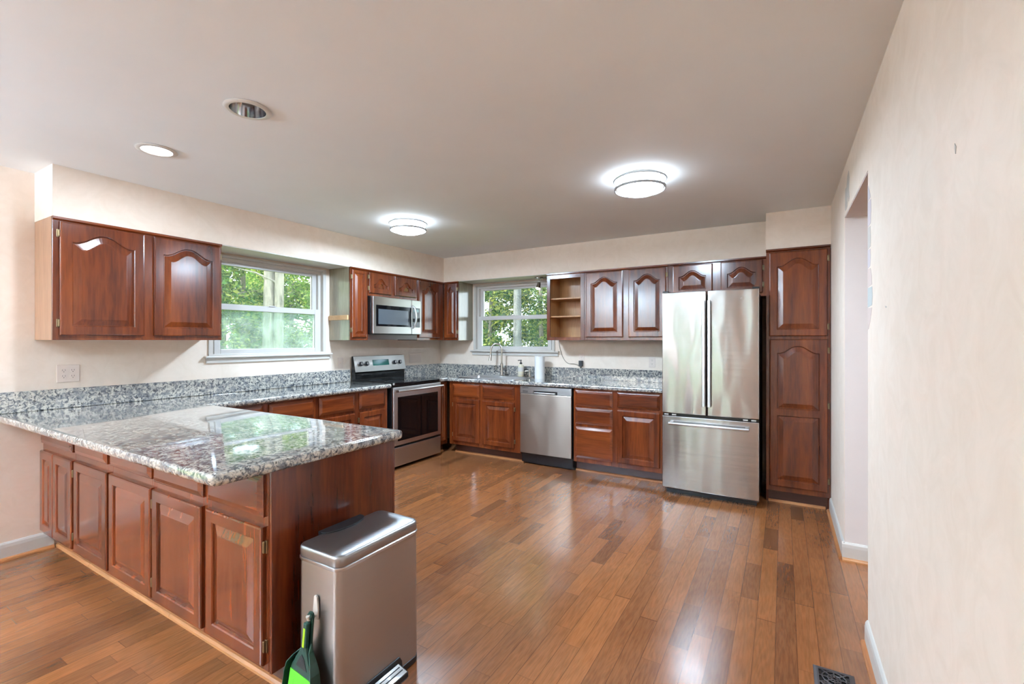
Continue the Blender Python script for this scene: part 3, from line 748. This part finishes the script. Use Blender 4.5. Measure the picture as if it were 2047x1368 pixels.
# ---------------------------------------------------------------- range
g = thing('range', 'stainless electric range with black oven glass on the window wall', 'stove', (0, -1.570, 0), PI / 2)
w = .775
MB().box(0, w, -.640, -.03, .03, .895).build('body', 'black', g, bevel=.003)
MB().box(.05, .09, -.60, -.55, 0, .03).box(w - .09, w - .05, -.60, -.55, 0, .03).box(.05, .09, -.1, -.06, 0, .03).box(w - .09, w - .05, -.1, -.06, 0, .03).build('feet', 'blackp', g)
MB().box(-.002, w + .002, -.655, -.03, .895, .913).build('cooktop', 'blackg', g, bevel=.004)
MB().box(-.002, w + .002, -.672, -.655, .893, .914).build('cooktop_trim', 'blackg', g, bevel=.004)
MB().box(w - .03, w + .004, -.676, -.64, .896, .918).box(-.004, .012, -.676, -.66, .896, .918).build('trim_cap', 'steel', g, bevel=.004)
for cx, cy, r in ((.2, -.48, .10), (.2, -.2, .075), (.57, -.2, .10), (.57, -.48, .085)):
    MB().torus((cx, cy, .9132), r, .0008, 48, 4).build('burner_ring', 'mesh', g)
MB().prism([(-.03, .913), (-.085, .913), (-.078, .995), (-.098, 1.005), (-.062, 1.182), (-.03, 1.186)], .0, w, 'x').build('backguard', 'black', g, bevel=.003)
n_ = Vector((0, -(1.180 - 1.008), -.036)).normalized()
pn = thing_p = MB().prism([(-.0985, 1.010), (-.1015, 1.010), (-.0655, 1.182), (-.0625, 1.182)], -.004, w + .004, 'x').build('control_panel', 'steel', g, bevel=.001)
def onp(z): return -.1018 + (z - 1.010) * .036 / .172
for cx in (.085, .170, .605, .690):
    z = 1.098; kb = MB().lathe([(.024, 0), (.025, -.006), (.021, -.024), (.019, -.026)], n=24, ax='y').box(-.004, .004, -.03, -.024, -.02, .02).build('knob', 'blackp', g, smooth=True, loc=(cx, onp(z), z), rot=(math.radians(-11.8), 0, 0))
    MB().lathe([(.017, -.0262), (.016, -.0285)], n=24, ax='y').build('knob_cap', 'steel', kb, smooth=True)
MB().box(-.125, .125, -.002, 0, -.034, .034).build('display', 'display', g, loc=(.385, onp(1.105), 1.105), rot=(math.radians(-11.8), 0, 0))
MB().box(.02, w - .02, -.092, -.084, .930, .985).build('vent_strip', 'blackg', g, bevel=.002)
dr = MB().box(.003, w - .003, -.668, -.642, .255, .868).build('oven_door', 'steel', g, bevel=.006)
MB().box(.062, w - .062, -.6705, -.667, .300, .765).build('oven_window', 'blackg', dr, bevel=.002)
MB().tube([(.02, -.715, .832), (.2, -.722, .832), (w / 2, -.724, .832), (w - .2, -.722, .832), (w - .02, -.715, .832)], .0135, 14).box(.02, .045, -.715, -.667, .82, .844).box(w - .045, w - .02, -.715, -.667, .82, .844).build('handle', 'steel', dr, smooth=True)
MB().box(.003, w - .003, -.664, -.642, .035, .232).build('storage_drawer', 'steel', g, bevel=.005)

# ---------------------------------------------------------------- microwave
g = thing('microwave', 'stainless over-the-range microwave below the short cabinet', 'microwave', (0, -1.600, 1.432), PI / 2)
w = .757
MB().box(0, w, -.365, -.330, 0, .408).box(0.0, w, -.33, -.02, .0, .408).build('body', 'black', g, bevel=.002)
dr = MB().box(.004, w - .165, -.398, -.366, .004, .406).build('door', 'steel', g, bevel=.005)
MB().box(w - .162, w, -.398, -.366, .004, .406).build('control_panel', 'steel', g, bevel=.005)
MB().box(.045, w - .172, -.401, -.397, .085, .315).build('door_glass', 'blackg', dr, bevel=.001)
MB().box(.075, w - .225, -.4025, -.4005, .108, .272).build('window_screen', 'mesh', dr)
MB().box(w - .150, w - .022, -.401, -.397, .085, .315).build('keypad', 'blackg', g, bevel=.001)
MB().box(w - .135, w - .045, -.4022, -.4008, .265, .300).build('clock_display', 'display', g)
hx = w - .150
MB().tube([(hx, -.402, .075), (hx + .002, -.43, .095), (hx + .006, -.447, .15), (hx + .008, -.452, .20), (hx + .006, -.447, .26), (hx + .002, -.43, .315), (hx, -.402, .335)], .011, 14).build('handle', 'steel', dr, smooth=True)
MB().box(.03, w - .03, -.33, -.05, -.006, 0).build('underside_vent', 'blackp', g)

# ---------------------------------------------------------------- dishwasher
g = thing('dishwasher', 'stainless dishwasher between sink cabinet and drawer stack', 'dishwasher', (1.650, 0, 0))
w = .622
MB().box(.006, w - .006, -.600, -.03, .02, .855).build('body', 'black', g)
MB().box(.0, w, -.606, -.585, .862, .8665).build('top_gap', 'black', g)
dr = MB().box(.004, w - .008, -.635, -.603, .128, .778).build('door', 'dwsteel', g, bevel=.004)
# control strip with a scooped handle pocket
cp = MB()
cp.box(.004, w - .008, -.635, -.603, .815, .858).box(.004, .165, -.635, -.603, .782, .815).box(.455, w - .008, -.635, -.603, .782, .815).box(.165, .455, -.614, -.603, .782, .815)
cpo = cp.build('control_strip', steel('dishwasher_panel_steel', rgb(180, 182, 182), .3), g)
MB().box(.168, .452, -.6165, -.614, .783, .814).build('handle_pocket', 'blackp', cpo)
MB().box(.172, .425, -.633, -.617, .786, .798).build('handle_lip', 'steel', cpo, bevel=.003)
for z in (.793, .805): MB().box(.035, .098, -.6358, -.6349, z, z + .0045).build('indicator_vent', 'blackp', cpo)
text_mesh('SAMSUNG', .0165, 'logo', 'fside', cpo, (.068, -.6355, .844), (PI / 2, 0, 0))
MB().box(.03, w + .004, -.556, -.535, .0, .125).build('kick_plate', 'black', g)
for x in (.06, w - .05): MB().lathe([(.005, -.5595), (.006, -.556)], (x, 0, .095), 12, 'y').box(x - .004, x + .004, -.5575, -.556, .05, .08).build('screw', 'chrome', g)

# ---------------------------------------------------------------- refrigerator
g = thing('refrigerator', 'stainless french-door refrigerator with bottom freezer', 'refrigerator', (3.232, 0, 0))
w = .762
MB().box(.006, w - .006, -.785, -.03, .03, 1.765).build('body', 'fside', g, bevel=.004)
MB().box(.02, w - .02, -.78, -.1, .0, .04).build('base_grille', 'black', g)
for a, b, s_ in ((0, .364, 1), (.373, w, -1)):
    dr = MB().box(a, b, -.860, -.795, .722, 1.785).build('door', 'fridge', g, bevel=.006)
    x = (b - .016) if s_ == 1 else (a + .018)
    mb = MB()
    mb.rings([[(x + dx, y, z) for dx, y in ((-.014, -.898), (-.010, -.908), (.010, -.908), (.014, -.898), (.011, -.890), (-.011, -.890))] for z in (.800, .803, 1.15, 1.40, 1.697, 1.700)])
    mb.box(x - .009, x + .009, -.892, -.858, .83, .86).box(x - .009, x + .009, -.892, -.858, 1.64, 1.67)
    mb.build('handle', 'steel', dr, bevel=.002)
    if s_ == -1:
        MB().torus((.635, -.8605, 1.711), .016, .0018, 32, 6, 'y').tube([(.628, -.861, 1.704), (.634, -.861, 1.716), (.64, -.861, 1.707), (.643, -.861, 1.714)], .0012, 6).build('emblem', 'chrome', dr, smooth=True)
MB().box(.005, w - .005, -.845, -.79, .700, .720).build('door_gap', 'black', g)
for x in (.035, .10, w - .10, w - .04): MB().box(x - .018, x + .018, -.852, -.80, .704, .714).build('hinge_cap', 'white', g, bevel=.002)
dr = MB().box(0, w, -.860, -.795, .062, .698).build('freezer_drawer', 'fridged', g, bevel=.006)
MB().tube([(.065, -.905, .640), (.2, -.912, .640), (w / 2, -.914, .640), (w - .2, -.912, .640), (w - .072, -.905, .640)], .0125, 14).box(.07, .095, -.905, -.858, .63, .65).box(w - .10, w - .075, -.905, -.858, .63, .65).build('handle', 'steel', dr, smooth=True)
MB().box(.0, .05, -.84, -.75, 1.765, 1.80).build('top_hinge', 'black', g, bevel=.003)
MB().box(w - .05, w, -.84, -.75, 1.765, 1.80).build('top_hinge', 'black', g, bevel=.003)

# ---------------------------------------------------------------- ceiling lights
def flush(x, y, label, watts, r=.155):
    g = thing('ceiling_light', label, 'ceiling light', (x, y, H), 0, 'flush drum ceiling lights')
    MB().lathe([(.06, 0), (r * .9, -.001), (r * .93, -.010)], n=48).build('mounting_pan', 'white', g, smooth=True)
    MB().lathe([(r * .93, -.010), (r * .95, -.03), (r * .95, -.072), (r * .9, -.088), (r * .7, -.102), (r * .4, -.112), (.001, -.116)], n=48).build('glass_bowl', 'bulb', g, smooth=True)
    MB().torus((0, 0, -.020), r + .011, .0065, 64, 8).build('upper_ring', 'ring', g, smooth=True)
    MB().lathe([(r + .004, -.070), (r + .010, -.071), (r + .010, -.084), (r + .003, -.085), (r + .004, -.070)], n=64, close=False).build('lower_ring', 'ring', g, smooth=True)
    for k in range(4):
        a = PI / 4 + k * PI / 2 + .35
        MB().cyl(((r + .009) * math.cos(a), (r + .009) * math.sin(a), -.078), .003, .06, 8).build('post', 'ring', g, smooth=True)
    L = bpy.data.lights.new('bowl_light', 'AREA'); L.shape = 'DISK'; L.size = .30; L.energy = watts; L.color = (.60, .80, 1)
    lo = bpy.data.objects.new('bowl_light', L); COL.objects.link(lo); lo.parent = g; lo.location = (0, 0, -.122)
    return g
flush(1.235, -1.955, 'round flush ceiling light nearer the stove wall, lit white', KITCH * 1.12)
flush(3.345, -2.020, 'round flush ceiling light nearer the refrigerator, lit white', KITCH * .78)
def recessed(x, y, label, lit):
    g = thing('recessed_light', label, 'recessed light', (x, y, H), 0)
    MB().lathe([(.073, -.001), (.096, -.001), (.098, -.004), (.088, -.009), (.074, -.008), (.073, -.001)], n=48, close=False).build('trim_ring', 'white', g, smooth=True)
    if lit:
        MB().lathe([(.001, -.0040), (.074, -.0030)], n=40).build('lens', 'canlit', g)
    else:
        for rr in range(1):
            MB().lathe([(.074, -.002), (.072, -.0005), (.060, -.0004), (.0599, -.0010), (.062, -.0022), (.073, -.0045)], n=40, close=False).build('baffle', 'chrome', g)
    return g
# the unlit downlight: a mirrored cone sunk in the ceiling
g = recessed(1.110, -3.845, 'glowing recessed downlight over the peninsula, near the wall', True)
L = bpy.data.lights.new('downlight', 'AREA'); L.shape = 'DISK'; L.size = .13; L.energy = 9; L.color = (.72, .86, 1)
lo = bpy.data.objects.new('downlight', L); COL.objects.link(lo); lo.parent = g; lo.location = (0, 0, -.012)
g = thing('recessed_light', 'unlit recessed downlight with mirrored cone over the peninsula', 'recessed light', (2.013, -3.845, H))
MB().lathe([(.075, .0005), (.098, -.001), (.100, -.004), (.090, -.009), (.076, -.008), (.075, .0005)], n=48, close=False).build('trim_ring', 'white', g, smooth=True)
MB().lathe([(.0755, -.006), (.070, .03), (.055, .075), (.040, .10), (.001, .105)], n=40, close=False).build('reflector_cone', 'reflector', g, smooth=True)
MB().lathe([(.001, .03), (.020, .035), (.034, .06), (.03, .09), (.015, .1)], n=24, close=False).build('bulb', 'white', g, smooth=True)
# cut the ceiling for it
cut = MB().cyl((2.013, -3.845, H - .02), .0765, .15, 40).build('cutter_tmp', 'white')
cl = bpy.data.objects['ceiling']; bo = cl.modifiers.new('hole', 'BOOLEAN'); bo.object = cut; bo.operation = 'DIFFERENCE'; bo.solver = 'EXACT'
bpy.context.view_layer.update()
me = bpy.data.meshes.new_from_object(cl.evaluated_get(bpy.context.evaluated_depsgraph_get()))
cl.modifiers.clear(); cl.data = me; bpy.data.objects.remove(cut)
# downlights added behind the viewpoint to help light the kitchen, no known fixtures
for i, (x, y) in enumerate(((1.2, -6.6), (3.2, -6.6), (2.2, -7.6), (3.2, -5.6), (1.0, -5.4))):
    g = recessed(x, y, 'added recessed downlight behind the viewpoint, fill for the kitchen', True); g['group'] = 'added fill downlights'
    L = bpy.data.lights.new('downlight', 'AREA'); L.shape = 'DISK'; L.size = .14; L.energy = REAR_FILL; L.color = (.70, .85, 1); L.spread = math.radians(170)
    lo = bpy.data.objects.new('downlight', L); COL.objects.link(lo); lo.parent = g; lo.location = (0, 0, -.012)
for x, y in ((.8, -6.7), (.8, -7.7)):  # uplights added out of view to brighten the ceiling, no known fixture
    g = thing('fill_pendant', 'added hanging uplight bowl behind the viewpoint, fill for the ceiling', 'added fill light', (x, y, 1.95), 0, 'added uplight bowls')
    MB().lathe([(.001, 0), (.10, .008), (.17, .035), (.21, .08), (.205, .082), (.165, .042), (.10, .016), (.001, .008)], n=40, close=False).build('bowl', 'chrome', g, smooth=True)
    MB().cyl((0, 0, .0), .006, H - 1.95, 10).build('stem', 'chrome', g)
    L = bpy.data.lights.new('uplight', 'AREA'); L.shape = 'DISK'; L.size = .34; L.energy = UP_FILL; L.color = (.58, .79, 1)
    lo = bpy.data.objects.new('uplight', L); COL.objects.link(lo); lo.parent = g; lo.location = (0, 0, .09); lo.rotation_euler = (PI, 0, 0)
g = thing('ceiling_light', 'added unseen ceiling light in the hall, brightens the opening jamb', 'ceiling light', (5.35, -3.7, H))  # unseen hall lamp, added to brighten the jamb of the opening
MB().lathe([(.14, -.001), (.15, -.05), (.1, -.075), (.001, -.085)], n=40).build('glass_bowl', 'bulb', g, smooth=True)
L = bpy.data.lights.new('bowl_light', 'AREA'); L.shape = 'DISK'; L.size = .25; L.energy = 16; L.color = (.78, .89, 1)
lo = bpy.data.objects.new('bowl_light', L); COL.objects.link(lo); lo.parent = g; lo.location = (0, 0, -.09)
# spot light at the sink window
g = thing('spot_light', 'small nickel spot lamp under the soffit over the sink window', 'spot light', (1.645, -.165, ZC - .006))
MB().lathe([(.052, 0), (.052, -.016), (.046, -.022), (.012, -.024)], n=32).build('canopy', 'chrome', g, smooth=True)
MB().tube([(0, 0, -.02), (0, 0, -.05)], .006, 8).box(-.022, -.018, -.004, .004, -.10, -.05).box(.018, .022, -.004, .004, -.10, -.05).box(-.022, .022, -.004, .004, -.054, -.048).build('bracket', 'chrome', g)
sp = MB().tube([(.004, .0, -.062), (.0, -.006, -.10), (-.004, -.014, -.134)], [.018, .024, .030], 20).build('shade', 'chrome', g, smooth=True)
MB().lathe([(.001, -.148), (.018, -.146), (.027, -.136), (.0285, -.128)], (-.004, -.014, 0), 24).build('bulb', 'spotlit', sp, smooth=True)
wire('cord', 'short black lead from the spot lamp to the shelf cabinet', [(1.695, -.165, ZC - .020), (1.74, -.19, ZC - .022), (1.79, -.24, ZC - .024), (1.826, -.28, ZC - .026)], .003, 'blackp')

# ---------------------------------------------------------------- step bin, hook, dustpan, brush
BX0, BX1, BY0, BY1 = 2.583, 2.822, -3.988, -3.568
g = thing('trash_can', 'rectangular brushed steel step bin at the peninsula end', 'trash can', ((BX0 + BX1) / 2, (BY0 + BY1) / 2, 0))
hx_, hy_ = (BX1 - BX0) / 2, (BY1 - BY0) / 2
def rr(k, z, r=.035): return [(a, b, z) for a, b in rrect(-hx_ + k, hx_ - k, -hy_ + k, hy_ - k, max(r - k, .005))]
MB().rings([rr(.004, .0), rr(.0, .004), rr(.0, .028), rr(.004, .03)]).build('base', 'blackp', g, smooth=True)
MB().rings([rr(.002, .028), rr(.001, .04), rr(.003, .545)]).build('body', 'canst', g, smooth=True)
MB().rings([rr(.000, .545), rr(-.0015, .548), rr(-.0015, .556), rr(.001, .558)]).build('rim', 'steel', g, smooth=True)
MB().rings([rr(.002, .559), rr(.001, .562), rr(.001, .586), rr(.0022, .592), rr(.006, .5965), rr(.012, .5985), rr(.03, .5995), rr(.09, .6005)]).build('lid', 'canlid', g, smooth=True)
hp = [(-hx_ - .006, .105 * math.cos(a) * 1.0) if False else (-hx_ + .005 + .048 * math.sin(a), .105 * math.cos(a)) for a in [PI * i / 16 for i in range(17)]]
MB().prism([(-hx_ - .012, .105)] + hp + [(-hx_ - .012, -.105)], .575, .6055, 'z').build('hinge_cover', 'blackp', g, bevel=.002)
# pedal opening and pedal on the long face
MB().prism([(-.105, .0), (.105, .0), (.098, .060), (.085, .082), (-.085, .082), (-.098, .06)], hx_ - .004, hx_ + .004, 'x').build('pedal_surround', 'blackp', g, bevel=.003)
pd = MB().prism([(hx_ + .004, .02), (hx_ + .052, .018), (hx_ + .058, .03), (hx_ + .056, .048), (hx_ + .004, .062)], -.078, .078, 'y')
pdo = pd.build('pedal', 'blackp', g, bevel=.004)
MB().prism([(hx_ + .008, .0615), (hx_ + .055, .0485), (hx_ + .056, .052), (hx_ + .009, .065)], -.07, .07, 'y').build('pedal_pad', 'steel', pdo, bevel=.001)
for k in (.022, .038): MB().prism([(hx_ + k, .0605 - (k - .022) * .25), (hx_ + k + .003, .0598 - (k - .022) * .25), (hx_ + k + .003, .0625 - (k - .022) * .25), (hx_ + k, .0632 - (k - .022) * .25)], -.062, .062, 'y').build('pedal_groove', 'blackp', pdo)
h = thing('adhesive_hook', 'white adhesive hook stuck on the narrow face of the steel bin', 'hook', (2.705, BY0, .39))
MB().prism([(-.011, -.035), (.011, -.035), (.0135, .0), (.009, .045), (.004, .050), (-.004, .050), (-.009, .045), (-.0135, 0)], -.007, .0005, 'y').build('plate', 'hookw', h, bevel=.002)
MB().tube([(0, -.006, -.018), (0, -.02, -.026), (0, -.034, -.022), (0, -.038, -.008)], [.006, .005, .0055, .007], 10).build('prong', 'hookw', h, smooth=True)
# dustpan hanging from the hook; local X across, Z up, faces -y
TL = math.radians(7)
dp = thing('dustpan', 'dark green dustpan hanging from the white hook on the bin', 'dustpan', (2.708, BY0 - .030, .374)); dp.rotation_euler = (0, TL, 0)
def outline(s=1.0, dz=0):
    half = [(.000, .020), (.010, .018), (.0135, .008), (.0135, -.03), (.015, -.09), (.021, -.118), (.044, -.145), (.064, -.175), (.075, -.215), (.079, -.27), (.079, -.325)]
    return [(x * s, z) for x, z in half] + [(-x * s, z) for x, z in reversed(half[1:])]
ou = outline()
mb = MB().prism(ou, .0, .008, 'y')
MB_ = [(.0135, -.09), (.021, -.118), (.044, -.145), (.064, -.175), (.075, -.215), (.079, -.27), (.079, -.325)]
for sgn in (1, -1):      # raised side walls
    P_ = MB_; rs = []
    for i, (x, z) in enumerate(P_):
        hgt = .006 + .032 * min(1, i / 3)
        rs.append([(sgn * x, .004, z), (sgn * (x + .004), .004, z), (sgn * (x + .004), .004 - hgt, z), (sgn * x, .004 - hgt, z)])
    mb.rings(rs)
mb.build('pan', 'green', dp, bevel=.0015)
MB().torus((0, -.002, .006), .009, .0035, 24, 8, 'y').build('hanging_loop', 'green', dp, smooth=True)
bh = thing('hand_brush', 'hand brush with lime stripe and bright green bristles clipped in the dustpan', 'brush', (2.708, BY0 - .034, .374)); bh.rotation_euler = (0, TL, 0)
MB().prism([(-.010, -.012), (.010, -.012), (.0115, -.05), (.012, -.10), (.028, -.135), (.056, -.185), (.061, -.205), (-.061, -.205), (-.056, -.185), (-.028, -.135), (-.012, -.10), (-.0115, -.05)], -.016, .0, 'y').build('handle', 'green', bh, bevel=.004)
MB().prism([(-.005, -.03), (.005, -.03), (.0055, -.10), (-.0055, -.10)], -.0175, -.015, 'y').build('grip_stripe', 'lime', bh, bevel=.001)
MB().prism([(-.003, -.128), (.012, -.14), (.030, -.178), (-.030, -.178), (-.012, -.14)], -.0168, -.0158, 'y').build('handle_recess', 'blackp', bh)
br = MB(); random.seed(3)
for i in range(24):
    x = -.056 + .112 * i / 23; sx = .003
    for j in range(3):
        y = -.014 + j * .006; L_ = -.29 - random.random() * .012; dx = x * .10 + random.uniform(-.002, .002)
        br.rings([[(x - sx, y - .003, -.203), (x + sx, y - .003, -.203), (x + sx, y + .003, -.203), (x - sx, y + .003, -.203)], [(x + dx - sx * 1.1, y - .005, L_), (x + dx + sx * 1.1, y - .005, L_), (x + dx + sx * 1.1, y + .003, L_), (x + dx - sx * 1.1, y + .003, L_)]])
br.build('bristles', 'bristle', bh)

# ---------------------------------------------------------------- floor vent
g = thing('floor_vent', 'dark scroll-cut floor register near the right baseboard', 'vent', (4.337, -2.905, 0))
fx, fy = .07, .146
fr = MB()
def ringrect(a, b, z): return [(-a, -b, z), (a, -b, z), (a, b, z), (-a, b, z)]
fr.rings([ringrect(fx, fy, 0), ringrect(fx - .001, fy - .001, .003), ringrect(fx - .012, fy - .012, .006), ringrect(fx - .018, fy - .018, .006), ringrect(fx - .018, fy - .018, .001)], False, False)
fr.build('frame', 'vent', g)
MB().add(ringrect(fx - .017, fy - .017, .0012), [(0, 1, 2, 3)]).build('duct_opening', 'black', g)
gr = MB()
def petal(cx, cy, a, l, wd, z0=.002, z1=.0055):
    c_, s_ = math.cos(a), math.sin(a); P = []
    for u, v in ((0, -wd), (l, -wd * .5), (l, wd * .5), (0, wd)): P.append((cx + u * c_ - v * s_, cy + u * s_ + v * c_))
    gr.prism(P, z0, z1, 'z')
for k in range(-1, 2):
    cy = k * .086
    for j in range(8): petal(0, cy, j * PI / 4, .055 if j % 2 == 0 else .06, .0035)
    gr.torus((0, cy, .0040), .022, .0028, 24, 4); gr.torus((0, cy, .0040), .041, .0026, 28, 4)
for k in (-1, 1):
    petal(-.052, k * .043, 0, .104, .004); gr.torus((.03, k * .043, .004), .014, .0024, 20, 4); gr.torus((-.03, k * .043, .004), .014, .0024, 20, 4)
gr.build('grille', 'vent', g)

# ---------------------------------------------------------------- marks on the right wall
def patch(name, label, poly, m, x=XR - .0012):
    o = MB().prism([(y, z) for y, z in poly], x, XR - .0001, 'x').build(name, m); return tag(o, label, 'wall mark')
sm = plain('scraped_grey_plaster', rgb(192, 184, 177), .9)
patch('paint_scuff', 'grey scraped patch on the right wall above the opening corner', [(-1.60, 2.29), (-1.66, 2.285), (-1.70, 2.34), (-1.77, 2.35), (-1.80, 2.30), (-1.775, 2.24), (-1.80, 2.19), (-1.765, 2.17), (-1.72, 2.22), (-1.70, 2.16), (-1.655, 2.15), (-1.65, 2.21), (-1.62, 2.15), (-1.58, 2.17), (-1.595, 2.24)], sm)
ms = plain('old_pale_decal', rgb(206, 186, 178), .8); ms2 = plain('old_blue_decal', rgb(186, 188, 185), .8); ms3 = plain('old_lilac_decal', rgb(198, 186, 188), .8)
rm = thing('wallpaper_remnant', 'narrow torn strip of faded coloured wallpaper beside the opening edge', 'wallpaper', (XR, 0, 0))
ye = -2.466
segs = [(1.985, 2.06, .030, .003, ms3), (1.87, 1.982, .030, .034, ms3), (1.77, 1.868, .030, .026, sm), (1.685, 1.768, .026, .028, ms3), (1.60, 1.683, .045, .030, ms), (1.51, 1.598, .045, .046, ms2), (1.41, 1.508, .010, .045, ms)]
for z0_, z1_, w0, w1, mt in reversed(segs):
    w0, w1 = w0 * 2.7, w1 * 2.7; wa, wb_ = w0, w1
    P = [(ye, z0_), (ye - wa * .9 - .002, z0_ + .004), (ye - (w0 + w1) / 2 - .004, (z0_ + z1_) / 2), (ye - wb_ * .9 - .002, z1_ - .004), (ye, z1_)]
    MB().prism(P, -.0010, -.0001, 'x').build('torn_piece', mt, rm)
patch('paint_scuff', 'small brown nick on the right wall at shoulder height', [(-2.875, 1.492), (-2.90, 1.489), (-2.905, 1.484), (-2.88, 1.484)], sm)
patch('paint_scuff', 'short grey scratch high on the right wall', [(-3.685, 1.80), (-3.694, 1.79), (-3.69, 1.775), (-3.683, 1.79)], sm)

# ================================================================ OUTSIDE
struct('lawn', MB().box(-60, 60, -60, 60, -.60, -.50), 'lawn')
def make_tree(name, label, x, y, r, h, crown, nleaf, lm, seed, lean=(0, 0), leaf=.12, clumps=26, group=None, trunks=None, bark='bark'):
    """crown = (radius, z low, z high)"""
    rnd = random.Random(seed); g = thing(name, label, 'tree', (x, y, -.5), 0, group)
    mb = MB()
    for tx, ty, tr in (trunks or [(0, 0, r)]):
        pts = [(tx + lean[0] * t * t + .03 * math.sin(5 * t + seed), ty + lean[1] * t * t + .03 * math.cos(4 * t + seed), h * t) for t in [i / 10 for i in range(11)]]
        mb.tube(pts, [tr * (1.25 - .1 * min(i, 2) - .55 * (i / 10)) for i in range(11)], 12)
        for k in range(9):
            t = .34 + .065 * k; a = rnd.random() * 6.28; L_ = crown[0] * rnd.uniform(.4, .75)
            p0 = Vector((tx + lean[0] * t * t, ty + lean[1] * t * t, h * t)); d_ = Vector((math.cos(a), math.sin(a), .35))
            mb.tube([p0, p0 + d_ * L_ * .5 + Vector((0, 0, .05)), p0 + d_ * L_], [tr * .28, tr * .16, tr * .05], 6)
    mb.build('trunk', bark, g, smooth=True)
    cs = []
    for k in range(clumps):
        a = rnd.random() * 6.28; q = crown[0] * math.sqrt(rnd.random()); z = crown[1] + (crown[2] - crown[1]) * rnd.random()
        cs.append((q * math.cos(a), q * math.sin(a), z, crown[0] * rnd.uniform(.22, .42)))
    v = []; f = []
    for i in range(nleaf):
        cx, cy, cz, cr = cs[i % clumps]
        d_ = Vector((rnd.gauss(0, 1), rnd.gauss(0, 1), rnd.gauss(0, .8))); d_ = d_.normalized() * cr * (rnd.random() ** .45)
        p = Vector((cx, cy, cz)) + d_
        a = Vector((rnd.gauss(0, 1), rnd.gauss(0, 1), rnd.gauss(0, .6))).normalized(); b_ = a.cross(Vector((rnd.random(), rnd.random(), rnd.random()))).normalized()
        s_ = leaf * rnd.uniform(.6, 1.2); n0 = len(v)
        v += [tuple(p - a * s_), tuple(p + b_ * s_ * .45), tuple(p + a * s_), tuple(p - b_ * s_ * .45)]; f.append((n0, n0 + 1, n0 + 2, n0 + 3))
    me = bpy.data.meshes.new('foliage'); me.from_pydata(v, [], f); me.materials.append(M[lm])
    o = bpy.data.objects.new('foliage', me); COL.objects.link(o); o.parent = g
    return g
# seen through the big window
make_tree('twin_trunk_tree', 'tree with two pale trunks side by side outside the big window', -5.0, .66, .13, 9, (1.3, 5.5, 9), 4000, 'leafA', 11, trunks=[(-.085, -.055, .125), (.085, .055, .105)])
TT = [(-7.2, -1.7, 'leafA', 8), (-7.3, .8, 'leafB', 7), (-7.2, 3.3, 'leafA', 8), (-7.4, 5.9, 'leafB', 9), (-9.9, .1, 'leafA', 9), (-9.8, 2.7, 'leafB', 10), (-10.0, 5.3, 'leafA', 10), (-9.9, 7.9, 'leafB', 9), (-12.5, 3.6, 'leafA', 11), (-12.6, 6.2, 'leafB', 11), (-12.5, 8.8, 'leafA', 11)]
LB = ['light green bushy tree seen lowest in the big window, near the wall cabinet', 'deep green tree left of the twin trunks outside the big window', 'light green tree just right of the twin trunks',
      'dark tree at the stove edge of the big window view', 'pale tree one row back, left part of the big window', 'dark tree far behind the twin trunks', 'light leafy tree one row back, right part of the big window', 'dark tree one row back at the stove edge of the big window',
      'tall pale tree deepest in the woods, left part of the big window', 'tall dark tree deepest in the woods behind the twin trunks', 'tall pale tree deepest in the woods, right part of the big window']
for i, ((x, y, lm, zt), lb) in enumerate(zip(TT, LB)):
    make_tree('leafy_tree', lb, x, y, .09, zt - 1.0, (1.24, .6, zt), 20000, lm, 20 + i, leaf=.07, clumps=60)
# seen through the sink window
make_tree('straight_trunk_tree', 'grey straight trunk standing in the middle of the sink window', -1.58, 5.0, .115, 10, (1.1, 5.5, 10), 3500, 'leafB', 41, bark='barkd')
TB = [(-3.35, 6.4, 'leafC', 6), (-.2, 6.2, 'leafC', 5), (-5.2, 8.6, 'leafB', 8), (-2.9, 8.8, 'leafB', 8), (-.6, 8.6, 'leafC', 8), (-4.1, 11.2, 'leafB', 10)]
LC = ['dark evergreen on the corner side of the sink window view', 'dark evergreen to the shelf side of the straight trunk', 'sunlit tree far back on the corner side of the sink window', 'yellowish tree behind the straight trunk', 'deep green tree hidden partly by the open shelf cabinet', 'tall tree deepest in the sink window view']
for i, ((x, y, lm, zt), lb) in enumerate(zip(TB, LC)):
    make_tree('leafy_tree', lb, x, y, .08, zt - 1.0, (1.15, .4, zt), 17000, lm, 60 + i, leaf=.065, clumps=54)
for i, (x, y) in enumerate(((-17.5, 4.0), (-17.5, 8.6), (-17.0, 13.2), (-9.5, 16.0), (-5.0, 16.0), (-.4, 16.0))):
    g = make_tree('woodland_tree', 'big dense tree at the very back of the woods outside the windows', x, y, .2, 11.0, (1.65, .2, 12), 16000, 'leafB', 120 + i, leaf=.17, clumps=70); g['group'] = 'trees at the back of the woods'
for i, (x, y) in enumerate(((-5.5, -8.0), (-6.5, -12.5), (.5, -15.0), (5.2, -14.0))):
    g = make_tree('leafy_tree', 'garden tree outside the glazed doors behind the viewpoint', x, y, .11, 7.0, (2.2, .8, 5.5), 5000, 'leafA', 90 + i, leaf=.16, clumps=26); g['group'] = 'trees beyond the glazed doors'
